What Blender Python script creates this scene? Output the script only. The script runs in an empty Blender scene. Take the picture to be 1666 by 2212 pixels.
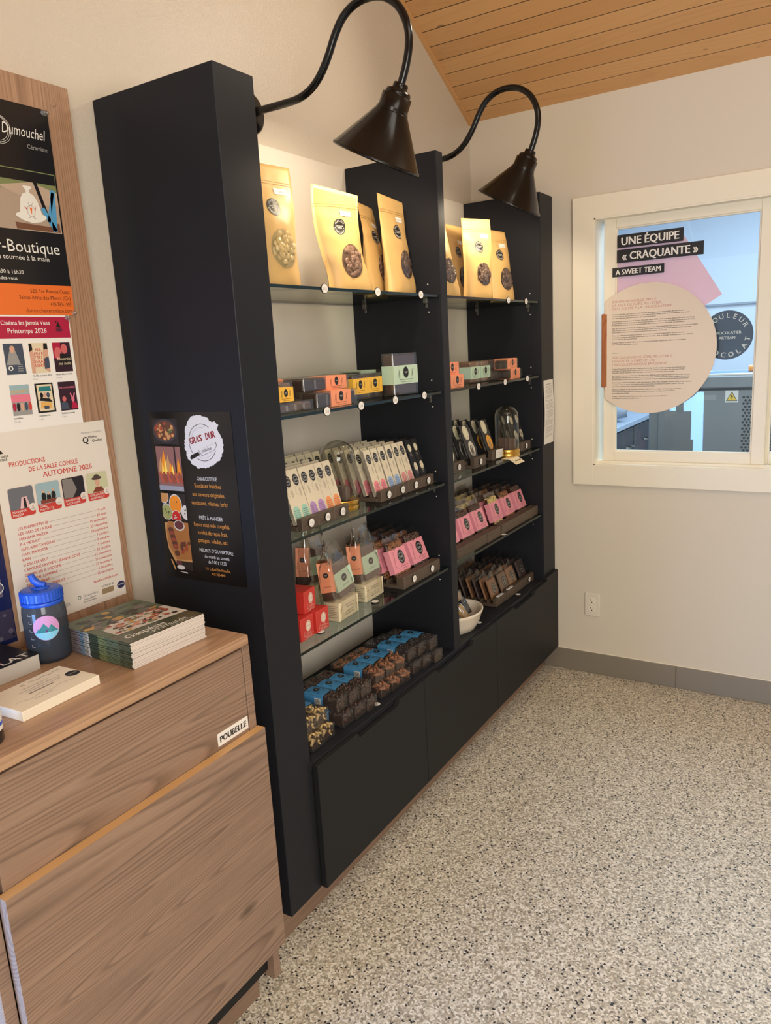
import bpy, math, random
from mathutils import Vector, Matrix, Euler
random.seed(7)
SC = bpy.context.scene
COL = SC.collection
PI = math.pi
R = math.radians

# ------------------------------------------------------------------ camera, world, lights, exposure
cam_d = bpy.data.cameras.new('camera')
cam_d.sensor_fit = 'VERTICAL'
cam_d.sensor_height = 24.0
cam_d.lens = 1632.32 / 2212 * 24.0
cam_d.clip_start = 0.02
cam = bpy.data.objects.new('camera', cam_d)
COL.objects.link(cam)
YAW, PITCH, ROLL = 0.5659, 0.2105, -0.0564
_f = Vector((-math.sin(YAW) * math.cos(PITCH), math.cos(YAW) * math.cos(PITCH), -math.sin(PITCH)))
_r0 = Vector((math.cos(YAW), math.sin(YAW), 0))
_u0 = _r0.cross(_f)
_r = _r0 * math.cos(ROLL) + _u0 * math.sin(ROLL)
_u = -_r0 * math.sin(ROLL) + _u0 * math.cos(ROLL)
cam.matrix_world = Matrix(((_r.x, _u.x, -_f.x, 1.5515), (_r.y, _u.y, -_f.y, -1.2896), (_r.z, _u.z, -_f.z, 1.5564), (0, 0, 0, 1)))
SC.camera = cam

w = bpy.data.worlds.new('world')
SC.world = w
w.use_nodes = True
w.node_tree.nodes['Background'].inputs[0].default_value = (0.75, 0.86, 1.0, 1)
w.node_tree.nodes['Background'].inputs[1].default_value = 1.6

SC.view_settings.view_transform = 'Standard'
SC.view_settings.look = 'None'
SC.view_settings.gamma = 1.0
SC.view_settings.exposure = 0.07
SC.view_settings.use_curve_mapping = False
SC.cycles.use_denoising = True
SC.cycles.max_bounces = 10
SC.cycles.diffuse_bounces = 5
SC.cycles.glossy_bounces = 4
SC.cycles.transparent_max_bounces = 24
SC.cycles.transmission_bounces = 6
SC.cycles.sample_clamp_indirect = 4.0
SC.cycles.caustics_reflective = False
SC.cycles.caustics_refractive = False

WARM = (1.0, 0.88, 0.70)
WARM2 = (1.0, 0.965, 0.86)

def light(name, kind, loc, power, color, size=0.1, aim=None, size_y=None):
    d = bpy.data.lights.new(name, kind)
    d.energy = power
    d.color = color
    if kind == 'AREA':
        d.shape = 'RECTANGLE'
        d.size = size
        d.size_y = size_y or size
    else:
        d.shadow_soft_size = size
    o = bpy.data.objects.new(name, d)
    COL.objects.link(o)
    o.location = loc
    if aim is not None:
        o.rotation_euler = (Vector(aim) - Vector(loc)).to_track_quat('-Z', 'Y').to_euler()
    return o

# ceiling spot over the aisle (throws the shadow of the tower's top on the wall), added soft fill areas, kitchen tubes
SPOT = light('ceiling_spot_light', 'SPOT', (0.95, 1.25, 2.80), 17, WARM, 0.05, (0.0, 0.15, 2.0))
SPOT.data.spot_size = R(105); SPOT.data.spot_blend = 0.7
light('ceiling_fill_light', 'AREA', (2.4, -0.1, 3.3), 9, WARM2, 0.9, (1.6, 0.2, 0))  # added warm fill from above, not a known ceiling fixture
light('counter_fill_light', 'AREA', (2.0, -1.4, 3.3), 19, WARM2, 1.0, (1.0, -0.6, 0))  # added second overhead fill, out of view above the camera
light('side_fill_light', 'AREA', (3.0, -2.3, 1.6), 84, (1.0, 0.985, 0.93), 1.6, (1.3, 1.9, 0.8), 1.4)  # added frontal fill that evens out the far wall, no window here
light('kitchen_tube_light', 'AREA', (1.2, 3.9, 2.85), 125, (0.64, 0.82, 1.0), 1.6, (1.2, 3.9, 0), 2.6)
DAY = light('glass_door_daylight', 'AREA', (0.12, -1.75, 0.60), 15, (0.22, 0.47, 1.0), 0.5, (0.25, -0.7, 0.45), 0.9)
DAY.data.spread = R(90)

# ------------------------------------------------------------------ materials
def lin(c):
    c = c / 255.0
    return c / 12.92 if c <= 0.04045 else ((c + 0.055) / 1.055) ** 2.4
def rgb(r, g, b):
    return (lin(r), lin(g), lin(b), 1)
MATS = {}
def mat(name, col, rough=0.5, metal=0.0, spec=0.5, bump=None, coat=0.0, emit=None):
    if name in MATS:
        return MATS[name]
    m = bpy.data.materials.new(name)
    m.use_nodes = True
    b = m.node_tree.nodes['Principled BSDF']
    b.inputs['Base Color'].default_value = rgb(*col)
    b.inputs['Roughness'].default_value = rough
    b.inputs['Metallic'].default_value = metal
    b.inputs['Specular IOR Level'].default_value = spec
    b.inputs['Coat Weight'].default_value = coat
    if emit:
        b.inputs['Emission Color'].default_value = rgb(*col)
        b.inputs['Emission Strength'].default_value = emit
    if bump:
        nt = m.node_tree
        tc = nt.nodes.new('ShaderNodeTexCoord')
        nz = nt.nodes.new('ShaderNodeTexNoise')
        nz.inputs['Scale'].default_value = bump[0]
        nz.inputs['Detail'].default_value = 3
        bp = nt.nodes.new('ShaderNodeBump')
        bp.inputs['Strength'].default_value = bump[1]
        bp.inputs['Distance'].default_value = bump[2] if len(bump) > 2 else 0.002
        nt.links.new(tc.outputs['Object'], nz.inputs['Vector'])
        nt.links.new(nz.outputs['Fac'], bp.inputs['Height'])
        nt.links.new(bp.outputs['Normal'], b.inputs['Normal'])
    MATS[name] = m
    return m

def ramp(nt, stops, interp='LINEAR'):
    n = nt.nodes.new('ShaderNodeValToRGB')
    e = n.color_ramp.elements
    n.color_ramp.interpolation = interp
    e[0].position, e[0].color = stops[0]
    e[1].position, e[1].color = stops[-1]
    for p, c in stops[1:-1]:
        k = e.new(p)
        k.color = c
    return n

def wood(name, light_c, dark_c, axis='Y', scale=1.0, rough=0.45, ring=58.0, knots=True, fine=True, bumps=0.08, con=0.42, fib=0.5, stretch=0.11, kscale=4.2, k0=0.03, k1=0.085):
    """long grain along one world axis: stretched noise bends ring lines, knots are dark eyes"""
    m = bpy.data.materials.new(name)
    m.use_nodes = True
    nt = m.node_tree
    L = nt.links.new
    b = nt.nodes['Principled BSDF']
    b.inputs['Roughness'].default_value = rough
    g = nt.nodes.new('ShaderNodeNewGeometry')
    mp = nt.nodes.new('ShaderNodeMapping')
    st = {'X': (stretch, 1, 1), 'Y': (1, stretch, 1), 'Z': (1, 1, stretch)}[axis]
    mp.inputs['Scale'].default_value = [s * scale for s in st]
    L(g.outputs['Position'], mp.inputs['Vector'])
    n1 = nt.nodes.new('ShaderNodeTexNoise')
    n1.inputs['Scale'].default_value = 5.5
    n1.inputs['Detail'].default_value = 1.2
    n1.inputs['Roughness'].default_value = 0.4
    n1.inputs['Distortion'].default_value = 0.25
    L(mp.outputs[0], n1.inputs['Vector'])
    mul = nt.nodes.new('ShaderNodeMath'); mul.operation = 'MULTIPLY'; mul.inputs[1].default_value = ring
    L(n1.outputs['Fac'], mul.inputs[0])
    fr = nt.nodes.new('ShaderNodeMath'); fr.operation = 'FRACT'
    L(mul.outputs[0], fr.inputs[0])
    rp = ramp(nt, [(0.0, (0.2, 0.2, 0.2, 1)), (0.5, (0.36, 0.36, 0.36, 1)), (0.86, (1, 1, 1, 1)), (1.0, (0.22, 0.22, 0.22, 1))])
    L(fr.outputs[0], rp.inputs[0])
    # fine fibres
    mp2 = nt.nodes.new('ShaderNodeMapping')
    st2 = {'X': (0.03, 1, 1), 'Y': (1, 0.03, 1), 'Z': (1, 1, 0.03)}[axis]
    mp2.inputs['Scale'].default_value = [s * scale for s in st2]
    L(g.outputs['Position'], mp2.inputs['Vector'])
    n2 = nt.nodes.new('ShaderNodeTexNoise')
    n2.inputs['Scale'].default_value = 190
    n2.inputs['Detail'].default_value = 2
    L(mp2.outputs[0], n2.inputs['Vector'])
    n3 = nt.nodes.new('ShaderNodeTexNoise')
    n3.inputs['Scale'].default_value = 9
    n3.inputs['Detail'].default_value = 2
    L(mp.outputs[0], n3.inputs['Vector'])
    a1 = nt.nodes.new('ShaderNodeMath'); a1.operation = 'MULTIPLY'; a1.inputs[1].default_value = con
    L(rp.outputs[0], a1.inputs[0])
    a2 = nt.nodes.new('ShaderNodeMath'); a2.operation = 'MULTIPLY_ADD'; a2.inputs[1].default_value = fib if fine else 0.2
    L(n2.outputs['Fac'], a2.inputs[0]); L(a1.outputs[0], a2.inputs[2])
    a3 = nt.nodes.new('ShaderNodeMath'); a3.operation = 'MULTIPLY_ADD'; a3.inputs[1].default_value = 0.28
    L(n3.outputs['Fac'], a3.inputs[0]); L(a2.outputs[0], a3.inputs[2])
    c = ramp(nt, [(0.35, light_c), (1.02, dark_c)])
    L(a3.outputs[0], c.inputs[0])
    out = c.outputs[0]
    if knots:
        mp3 = nt.nodes.new('ShaderNodeMapping')
        st3 = {'X': (0.45, 1, 1), 'Y': (1, 0.45, 1), 'Z': (1, 1, 0.45)}[axis]
        mp3.inputs['Scale'].default_value = [s * scale for s in st3]
        L(g.outputs['Position'], mp3.inputs['Vector'])
        v = nt.nodes.new('ShaderNodeTexVoronoi')
        v.inputs['Scale'].default_value = kscale
        v.inputs['Randomness'].default_value = 1.0
        L(mp3.outputs[0], v.inputs['Vector'])
        kr = ramp(nt, [(k0, (1, 1, 1, 1)), (k1, (0, 0, 0, 1))])
        L(v.outputs['Distance'], kr.inputs[0])
        mx = nt.nodes.new('ShaderNodeMix'); mx.data_type = 'RGBA'
        km = nt.nodes.new('ShaderNodeMath'); km.operation = 'MULTIPLY'; km.inputs[1].default_value = 0.75
        L(kr.outputs[0], km.inputs[0])
        L(km.outputs[0], mx.inputs[0])
        L(out, mx.inputs[6])
        mx.inputs[7].default_value = tuple(x * 0.35 for x in dark_c[:3]) + (1,)
        out = mx.outputs[2]
    L(out, b.inputs['Base Color'])
    bp = nt.nodes.new('ShaderNodeBump')
    bp.inputs['Strength'].default_value = bumps
    bp.inputs['Distance'].default_value = 0.001
    L(a2.outputs[0], bp.inputs['Height'])
    L(bp.outputs['Normal'], b.inputs['Normal'])
    MATS[name] = m
    return m

def flake_floor():
    m = bpy.data.materials.new('flake_floor')
    m.use_nodes = True
    nt = m.node_tree
    L = nt.links.new
    b = nt.nodes['Principled BSDF']
    b.inputs['Roughness'].default_value = 0.42
    b.inputs['Specular IOR Level'].default_value = 0.35
    g = nt.nodes.new('ShaderNodeNewGeometry')
    def vor(scale, seed):
        mp = nt.nodes.new('ShaderNodeMapping')
        mp.inputs['Location'].default_value = (seed, seed * 1.7, 0.3)
        L(g.outputs['Position'], mp.inputs['Vector'])
        nz = nt.nodes.new('ShaderNodeTexNoise'); nz.inputs['Scale'].default_value = scale * 0.9
        L(mp.outputs[0], nz.inputs['Vector'])
        mxv = nt.nodes.new('ShaderNodeMix'); mxv.data_type = 'VECTOR'; mxv.inputs[0].default_value = 0.006 * 100 / scale
        L(mp.outputs[0], mxv.inputs[4]); L(nz.outputs['Color'], mxv.inputs[5])
        v = nt.nodes.new('ShaderNodeTexVoronoi')
        v.inputs['Scale'].default_value = scale
        L(mxv.outputs[1], v.inputs['Vector'])
        sx = nt.nodes.new('ShaderNodeSeparateColor')
        L(v.outputs['Color'], sx.inputs[0])
        return v, sx
    v, s = vor(205, 3.1)
    c = ramp(nt, [(0.0, rgb(160, 151, 134)), (0.17, rgb(216, 207, 188)), (0.36, rgb(188, 179, 160)), (0.52, rgb(232, 225, 210)), (0.66, rgb(176, 163, 142)), (0.80, rgb(207, 199, 182)), (0.92, rgb(130, 122, 110)), (0.965, rgb(44, 44, 48))], 'CONSTANT')
    L(s.outputs[0], c.inputs[0])
    v2, s2 = vor(120, 9.7)
    dk = ramp(nt, [(0.0, (0, 0, 0, 1)), (0.962, (1, 1, 1, 1))], 'CONSTANT')
    L(s2.outputs[1], dk.inputs[0])
    ds = ramp(nt, [(0.36, (1, 1, 1, 1)), (0.42, (0, 0, 0, 1))])
    L(v2.outputs['Distance'], ds.inputs[0])
    mu = nt.nodes.new('ShaderNodeMath'); mu.operation = 'MULTIPLY'
    L(dk.outputs[0], mu.inputs[0]); L(ds.outputs[0], mu.inputs[1])
    mx = nt.nodes.new('ShaderNodeMix'); mx.data_type = 'RGBA'
    L(mu.outputs[0], mx.inputs[0]); L(c.outputs[0], mx.inputs[6]); mx.inputs[7].default_value = rgb(40, 41, 46)
    L(mx.outputs[2], b.inputs['Base Color'])
    MATS['flake_floor'] = m
    return m

def clear(name, tint=(255, 255, 255), refl=1.0, base=0.03, rough=0.03, body=0.0, body_col=(200, 200, 200)):
    m = bpy.data.materials.new(name)
    m.use_nodes = True
    nt = m.node_tree
    L = nt.links.new
    nt.nodes.remove(nt.nodes['Principled BSDF'])
    out = nt.nodes['Material Output']
    tr = nt.nodes.new('ShaderNodeBsdfTransparent'); tr.inputs[0].default_value = rgb(*tint)
    gl = nt.nodes.new('ShaderNodeBsdfGlossy'); gl.inputs['Roughness'].default_value = rough
    lw = nt.nodes.new('ShaderNodeLayerWeight'); lw.inputs[0].default_value = 0.5
    fr = nt.nodes.new('ShaderNodeMath'); fr.operation = 'POWER'; fr.inputs[1].default_value = 4.5
    L(lw.outputs['Facing'], fr.inputs[0])
    ma = nt.nodes.new('ShaderNodeMath'); ma.operation = 'MULTIPLY_ADD'
    ma.inputs[1].default_value = refl * 0.75; ma.inputs[2].default_value = base + 0.025
    ma.use_clamp = True
    L(fr.outputs[0], ma.inputs[0])
    mx = nt.nodes.new('ShaderNodeMixShader')
    L(ma.outputs[0], mx.inputs[0]); L(tr.outputs[0], mx.inputs[1]); L(gl.outputs[0], mx.inputs[2])
    last = mx
    if body > 0:
        df = nt.nodes.new('ShaderNodeBsdfDiffuse'); df.inputs[0].default_value = rgb(*body_col)
        m2 = nt.nodes.new('ShaderNodeMixShader'); m2.inputs[0].default_value = body
        L(mx.outputs[0], m2.inputs[1]); L(df.outputs[0], m2.inputs[2])
        last = m2
    L(last.outputs[0], out.inputs[0])
    MATS[name] = m
    return m

M_wall = mat('wall_paint', (203, 193, 178), 0.22, spec=0.55, bump=(380, 0.7, 0.0013))
M_wallfar = mat('wall_paint_far', (212, 203, 187), 0.55, spec=0.35, bump=(420, 0.06, 0.001))
M_trim = mat('trim_paint', (234, 226, 206), 0.35)
M_black = mat('black_laminate', (34, 35, 40), 0.42, spec=0.14)
M_blackd = mat('black_door_laminate', (35, 36, 37), 0.5, spec=0.14)
M_dark = mat('dark_gap', (10, 10, 10), 0.7)
M_white = mat('white_panel', (216, 208, 196), 0.4)
M_paper = mat('white_paper', (232, 228, 222), 0.6)
M_ink = mat('black_ink', (24, 22, 22), 0.5)
M_logob = mat('logo_black', (26, 24, 24), 0.4)
M_logow = mat('logo_white', (225, 222, 214), 0.5)
M_steel = mat('stainless_steel', (152, 145, 133), 0.4, metal=0.55)
M_steel2 = mat('machine_steel', (136, 138, 140), 0.62, metal=0.25, spec=0.3)
M_lampb = mat('lamp_black_metal', (9, 9, 10), 0.2, spec=0.4)
M_lampin = mat('lamp_inner_white', (240, 232, 215), 0.5)
M_kraft = mat('kraft_paper', (206, 167, 106), 0.45, spec=0.4, bump=(30, 0.22, 0.004))
M_choc = mat('dark_chocolate', (60, 38, 28), 0.35, spec=0.5)
M_milk = mat('milk_chocolate', (134, 104, 90), 0.4)
M_whitechoc = mat('white_chocolate', (214, 190, 136), 0.4)
M_choc2 = mat('bloomed_chocolate', (100, 80, 72), 0.35)
M_tray = wood('walnut_tray_wood', rgb(96, 80, 66), rgb(48, 38, 32), 'Y', 3.0, 0.55, knots=False)
M_lam = wood('console_laminate', rgb(155, 127, 107), rgb(98, 76, 62), 'Y', 1.0, 0.42, stretch=0.055, k0=0.02, k1=0.075)
M_lamz = wood('board_laminate', rgb(176, 140, 112), rgb(126, 95, 72), 'Z', 1.0, 0.45, knots=False, stretch=0.06)
M_lamtop = wood('console_top_laminate', rgb(184, 148, 116), rgb(134, 102, 78), 'Y', 1.0, 0.34, stretch=0.05)
M_edge = mat('console_edge_band', (200, 156, 104), 0.4)
M_pine = wood('pine_planks', rgb(204, 156, 104), rgb(168, 120, 76), 'X', 1.0, 0.5, ring=22.0, knots=True, fine=False, con=0.2, kscale=7.5, k0=0.035, k1=0.06)
M_floor = flake_floor()
M_glass = clear('shelf_glass', (236, 244, 238), 0.9, 0.02, 0.02)
M_gedge = mat('glass_edge_green', (12, 27, 24), 0.15, spec=0.35)
M_pane = clear('window_glass', (246, 250, 250), 0.45, 0.0, 0.01)
M_film = clear('clear_film', (244, 242, 238), 0.9, 0.05, 0.12)
M_acryl = clear('clear_plastic_box', (238, 236, 232), 0.9, 0.04, 0.06, 0.04, (190, 186, 180))
M_dome = clear('dome_glass', (244, 244, 240), 2.6, 0.03, 0.02)
M_brass = mat('brass', (212, 168, 84), 0.25, metal=1.0)
M_blue = mat('blue_paper', (70, 140, 190), 0.5)
M_blueb = mat('blue_cap_plastic', (34, 86, 200), 0.35)
M_pink = mat('pink_paper', (236, 152, 166), 0.5)
M_orange = mat('orange_paper', (238, 150, 112), 0.5)
M_yellow = mat('yellow_paper', (236, 182, 66), 0.5)
M_mint = mat('mint_paper', (188, 211, 188), 0.5)
M_red = mat('red_card', (196, 52, 44), 0.4)
M_cream = mat('cream_card', (232, 218, 184), 0.5)
M_creamside = mat('cream_card_side', (196, 182, 156), 0.55)
M_bone = mat('bone_ceramic', (226, 214, 196), 0.3)
M_plate = mat('outlet_plastic', (222, 212, 198), 0.35)

# ------------------------------------------------------------------ mesh builder
GC = {}
def glyph(s, bold=0.0, shear=0.0):
    k = (s, bold, shear)
    if k not in GC:
        cu = bpy.data.curves.new('glyph', 'FONT')
        cu.body = s
        cu.size = 1.0
        cu.offset = bold
        cu.shear = shear
        cu.resolution_u = 2
        ob = bpy.data.objects.new('glyph', cu)
        me = ob.to_mesh()
        vs = [(v.co.x, v.co.y) for v in me.vertices]
        fs = [tuple(p.vertices) for p in me.polygons]
        ob.to_mesh_clear()
        bpy.data.objects.remove(ob)
        bpy.data.curves.remove(cu)
        x0 = min([v[0] for v in vs], default=0); x1 = max([v[0] for v in vs], default=0)
        GC[k] = (vs, fs, x0, x1)
    return GC[k]

class MB:
    def __init__(self):
        self.v = []; self.f = []; self.m = []; self.s = []
        self.fr = (Vector((0, 0, 0)), Vector((1, 0, 0)), Vector((0, 0, 1)))
    def frame(self, o, r, u):
        self.fr = (Vector(o), Vector(r).normalized(), Vector(u).normalized())
        return self
    def add(self, vs, fs, m=0, smooth=False, M=None):
        n = len(self.v)
        self.v += [tuple(M @ Vector(p)) if M is not None else tuple(p) for p in vs]
        for f in fs:
            self.f.append(tuple(i + n for i in f)); self.m.append(m); self.s.append(smooth)
        return self
    def box(self, a, b, m=0, M=None, mm=None):
        x0, y0, z0 = a; x1, y1, z1 = b
        vs = [(x0, y0, z0), (x1, y0, z0), (x1, y1, z0), (x0, y1, z0), (x0, y0, z1), (x1, y0, z1), (x1, y1, z1), (x0, y1, z1)]
        fs = [(0, 3, 2, 1), (4, 5, 6, 7), (0, 1, 5, 4), (1, 2, 6, 5), (2, 3, 7, 6), (3, 0, 4, 7)]
        if mm:                                            # bottom, top, -y, +x, +y, -x
            for f, k in zip(fs, mm):
                self.add(vs, [f], k, False, M)
            return self
        return self.add(vs, fs, m, False, M)
    def cbox(self, a, b, c, m=0, M=None):
        """box with chamfered edges"""
        x0, y0, z0 = a; x1, y1, z1 = b
        c = min(c, (x1 - x0) / 2.01, (y1 - y0) / 2.01, (z1 - z0) / 2.01)
        prof = [(z0, c), (z0 + c, 0), (z1 - c, 0), (z1, c)]
        vs = []
        for z, k in prof:
            xa, xb, ya, yb = x0 + k, x1 - k, y0 + k, y1 - k
            e = c
            if k > 0:
                e = c * 0.4
            vs += [(xa + e, ya, z), (xb - e, ya, z), (xb, ya + e, z), (xb, yb - e, z), (xb - e, yb, z), (xa + e, yb, z), (xa, yb - e, z), (xa, ya + e, z)]
        fs = [tuple(reversed(range(8))), tuple(range(24, 32))]
        for r in range(3):
            for i in range(8):
                j = (i + 1) % 8
                fs.append((r * 8 + i, r * 8 + j, r * 8 + 8 + j, r * 8 + 8 + i))
        return self.add(vs, fs, m, False, M)
    def lathe(self, prof, m=0, n=24, M=None, smooth=True, cap=True):
        vs = []; fs = []
        for r, z in prof:
            for i in range(n):
                a = 2 * PI * i / n
                vs.append((r * math.cos(a), r * math.sin(a), z))
        for k in range(len(prof) - 1):
            for i in range(n):
                j = (i + 1) % n
                fs.append((k * n + i, k * n + j, k * n + n + j, k * n + n + i))
        self.add(vs, fs, m, smooth, M)
        if cap:
            for k, rev in ((0, True), (len(prof) - 1, False)):
                if prof[k][0] > 1e-5:
                    ring = [vs[k * n + i] for i in range(n)]
                    idx = tuple(range(n))
                    self.add(ring, [tuple(reversed(idx)) if rev else idx], m, False, M)
        return self
    def tube(self, path, r, m=0, n=12, cap=True):
        P = [Vector(p) for p in path]
        vs = []; fs = []
        t0 = (P[1] - P[0]).normalized()
        ref = Vector((0, 1, 0)) if abs(t0.y) < 0.9 else Vector((0, 0, 1))
        for i, p in enumerate(P):
            t = (P[min(i + 1, len(P) - 1)] - P[max(i - 1, 0)]).normalized()
            a = ref - t * ref.dot(t); a.normalize()
            b = t.cross(a)
            rr = r[i] if isinstance(r, (list, tuple)) else r
            for k in range(n):
                th = 2 * PI * k / n
                vs.append(tuple(p + a * (rr * math.cos(th)) + b * (rr * math.sin(th))))
        for i in range(len(P) - 1):
            for k in range(n):
                j = (k + 1) % n
                fs.append((i * n + k, i * n + j, i * n + n + j, i * n + n + k))
        self.add(vs, fs, m, True)
        if cap:
            self.add(vs[:n], [tuple(reversed(range(n)))], m)
            self.add(vs[-n:], [tuple(range(n))], m)
        return self
    def prism(self, pts, d0, d1, m=0):
        """polygon in the frame's plane, from d0 to d1 along its normal (towards the viewer)"""
        o, r, u = self.fr
        nn = r.cross(u)
        k = len(pts)
        A = [o + r * x + u * z + nn * d0 for x, z in pts]
        B = [o + r * x + u * z + nn * d1 for x, z in pts]
        fs = [tuple(range(k, 2 * k)), tuple(reversed(range(k)))]
        for i in range(k):
            j = (i + 1) % k
            fs.append((i, j, k + j, k + i))
        return self.add([tuple(p) for p in A + B], fs, m)
    # flat prints in the frame's plane
    def pol(self, pts, m, d=0.0005, warp=None):
        o, r, u = self.fr
        nn = r.cross(u)
        vs = []
        for x, z in pts:
            e = d + (warp(x, z) if warp else 0)
            vs.append(tuple(o + r * x + u * z + nn * e))
        return self.add(vs, [tuple(range(len(pts)))], m)
    def rect(self, x0, z0, x1, z1, m, d=0.0005, warp=None):
        return self.pol([(x0, z0), (x1, z0), (x1, z1), (x0, z1)], m, d, warp)
    def disc(self, cx, cz, rx, m, d=0.0005, rz=None, n=28, warp=None):
        rz = rz or rx
        if warp:
            o, r, u = self.fr; nn = r.cross(u)
            vs = []; fs = []
            rings = 3
            for q in range(rings + 1):
                for i in range(n):
                    a = 2 * PI * i / n
                    x = cx + rx * q / rings * math.cos(a); z = cz + rz * q / rings * math.sin(a)
                    vs.append(tuple(o + r * x + u * z + nn * (d + warp(x, z))))
            for q in range(rings):
                for i in range(n):
                    j = (i + 1) % n
                    fs.append((q * n + i, q * n + n + i, q * n + n + j, q * n + j))
            return self.add(vs, fs, m, True)
        return self.pol([(cx + rx * math.cos(2 * PI * i / n), cz + rz * math.sin(2 * PI * i / n)) for i in range(n)], m, d)
    def ring(self, cx, cz, r0, r1, m, d=0.0006, n=32, a0=0.0, a1=2 * PI, sz=1.0):
        o, r, u = self.fr; nn = r.cross(u)
        vs = []; fs = []
        for i in range(n + 1):
            a = a0 + (a1 - a0) * i / n
            for q in (r0, r1):
                vs.append(tuple(o + r * (cx + q * math.cos(a)) + u * (cz + sz * q * math.sin(a)) + nn * d))
        for i in range(n):
            fs.append((2 * i, 2 * i + 1, 2 * i + 3, 2 * i + 2))
        return self.add(vs, fs, m)
    def txt(self, s, x, z, size, m, d=0.0007, align='L', bold=0.0, width=None, rot=0.0, shear=0.0, warp=None, sx=1.0):
        if bold > 0:
            dx = min(bold, 0.07) * 0.6 * size
            for q in ((-1, 1) if bold < 0.045 else (-1, 0, 1)):
                self.txt(s, x + q * dx * math.cos(rot), z + q * dx * math.sin(rot), size, m, d + 0.00002 * q, align, 0.0, width, rot, shear, warp, sx)
            return self
        vs, fs, x0, x1 = glyph(s, 0.0, shear)
        if not vs:
            return self
        o, r, u = self.fr; nn = r.cross(u)
        w_ = (x1 - x0) * size * sx
        k = 1.0
        if width:
            k = width / w_
            w_ = width
        off = {'L': 0, 'C': -w_ / 2, 'R': -w_}[align]
        ca, sa = math.cos(rot), math.sin(rot)
        out = []
        for a, b in vs:
            px = (a - x0) * size * sx * k + off; pz = b * size
            X = x + px * ca - pz * sa; Z = z + px * sa + pz * ca
            e = d + (warp(X, Z) if warp else 0)
            out.append(tuple(o + r * X + u * Z + nn * e))
        return self.add(out, fs, m)
    def line(self, x0, z0, x1, z1, t, m, d=0.0006):
        dx, dz = x1 - x0, z1 - z0
        l = math.hypot(dx, dz) or 1
        nx, nz = -dz / l * t / 2, dx / l * t / 2
        return self.pol([(x0 - nx, z0 - nz), (x1 - nx, z1 - nz), (x1 + nx, z1 + nz), (x0 + nx, z0 + nz)], m, d)
    def arc_text(self, s, cx, cz, rad, size, m, mid, span, d=0.0007, bold=0.03, inside=False, warp=None):
        n = len(s)
        for i, ch in enumerate(s):
            t = (i - (n - 1) / 2) / max(1, n - 1)
            a = mid - t * span if not inside else mid + t * span
            rot = a - PI / 2 if not inside else a + PI / 2
            rr = rad if not inside else rad
            x = cx + rr * math.cos(a); z = cz + rr * math.sin(a)
            sh = 0.36 * size
            x -= -math.sin(rot) * sh; z -= math.cos(rot) * sh
            self.txt(ch, x, z, size, m, d, 'C', bold, rot=rot, warp=warp)
        return self
    def ico(self, c, r, m=0, sq=(1, 1, 1), rot=None):
        t = 1.618
        raw = [(-1, t, 0), (1, t, 0), (-1, -t, 0), (1, -t, 0), (0, -1, t), (0, 1, t), (0, -1, -t), (0, 1, -t), (t, 0, -1), (t, 0, 1), (-t, 0, -1), (-t, 0, 1)]
        fs = [(0, 11, 5), (0, 5, 1), (0, 1, 7), (0, 7, 10), (0, 10, 11), (1, 5, 9), (5, 11, 4), (11, 10, 2), (10, 7, 6), (7, 1, 8), (3, 9, 4), (3, 4, 2), (3, 2, 6), (3, 6, 8), (3, 8, 9), (4, 9, 5), (2, 4, 11), (6, 2, 10), (8, 6, 7), (9, 8, 1)]
        E = rot or Euler((random.random() * 6, random.random() * 6, random.random() * 6)).to_matrix()
        vs = []
        for p in raw:
            q = Vector(p) * (r / 1.9) * random.uniform(0.85, 1.15)
            q = E @ Vector((q.x * sq[0], q.y * sq[1], q.z * sq[2]))
            vs.append((c[0] + q.x, c[1] + q.y, c[2] + q.z))
        return self.add(vs, fs, m, True)
    def obj(self, name, mats, parent=None, loc=None, rot=None):
        me = bpy.data.meshes.new(name)
        me.from_pydata(self.v, [], self.f)
        if not isinstance(mats, (list, tuple)):
            mats = [mats]
        for k in mats:
            me.materials.append(k)
        me.polygons.foreach_set('material_index', self.m)
        me.polygons.foreach_set('use_smooth', self.s)
        me.update()
        o = bpy.data.objects.new(name, me)
        COL.objects.link(o)
        if parent is not None:
            o.parent = parent
        if loc is not None:
            o.location = loc
        if rot is not None:
            o.rotation_euler = rot
        return o

def tag(o, label, cat, group=None):
    o['label'] = label; o['category'] = cat
    if group:
        o['group'] = group
    return o
def struct(o, label=None, cat=None):
    o['kind'] = 'structure'
    if label:
        o['label'] = label; o['category'] = cat
    return o
def thing(name, label, cat, loc=(0, 0, 0), rot=(0, 0, 0), group=None):
    o = bpy.data.objects.new(name, None)
    COL.objects.link(o)
    o.empty_display_size = 0.05
    o.location = loc; o.rotation_euler = rot
    return tag(o, label, cat, group)
def kids(o):
    return [c for c in COL.objects if c.parent == o]
def dup(root, loc, rot, label, group=None):
    r = root.copy(); COL.objects.link(r)
    r.location = loc; r.rotation_euler = rot
    r['label'] = label
    if group:
        r['group'] = group
    for ch in list(root.children):
        c = ch.copy(); COL.objects.link(c); c.parent = r
        for g in list(ch.children):
            d = g.copy(); COL.objects.link(d); d.parent = c
    return r
def bevel(o, w_, seg=2):
    b = o.modifiers.new('edge', 'BEVEL')
    b.width = w_; b.segments = seg; b.limit_method = 'ANGLE'
    return o
FX = R(90)                       # an object facing the aisle (+x)
def pose(theta=0.0, lean=0.0, roll=0.0):
    return (-R(lean), R(roll), FX + R(theta))

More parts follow.
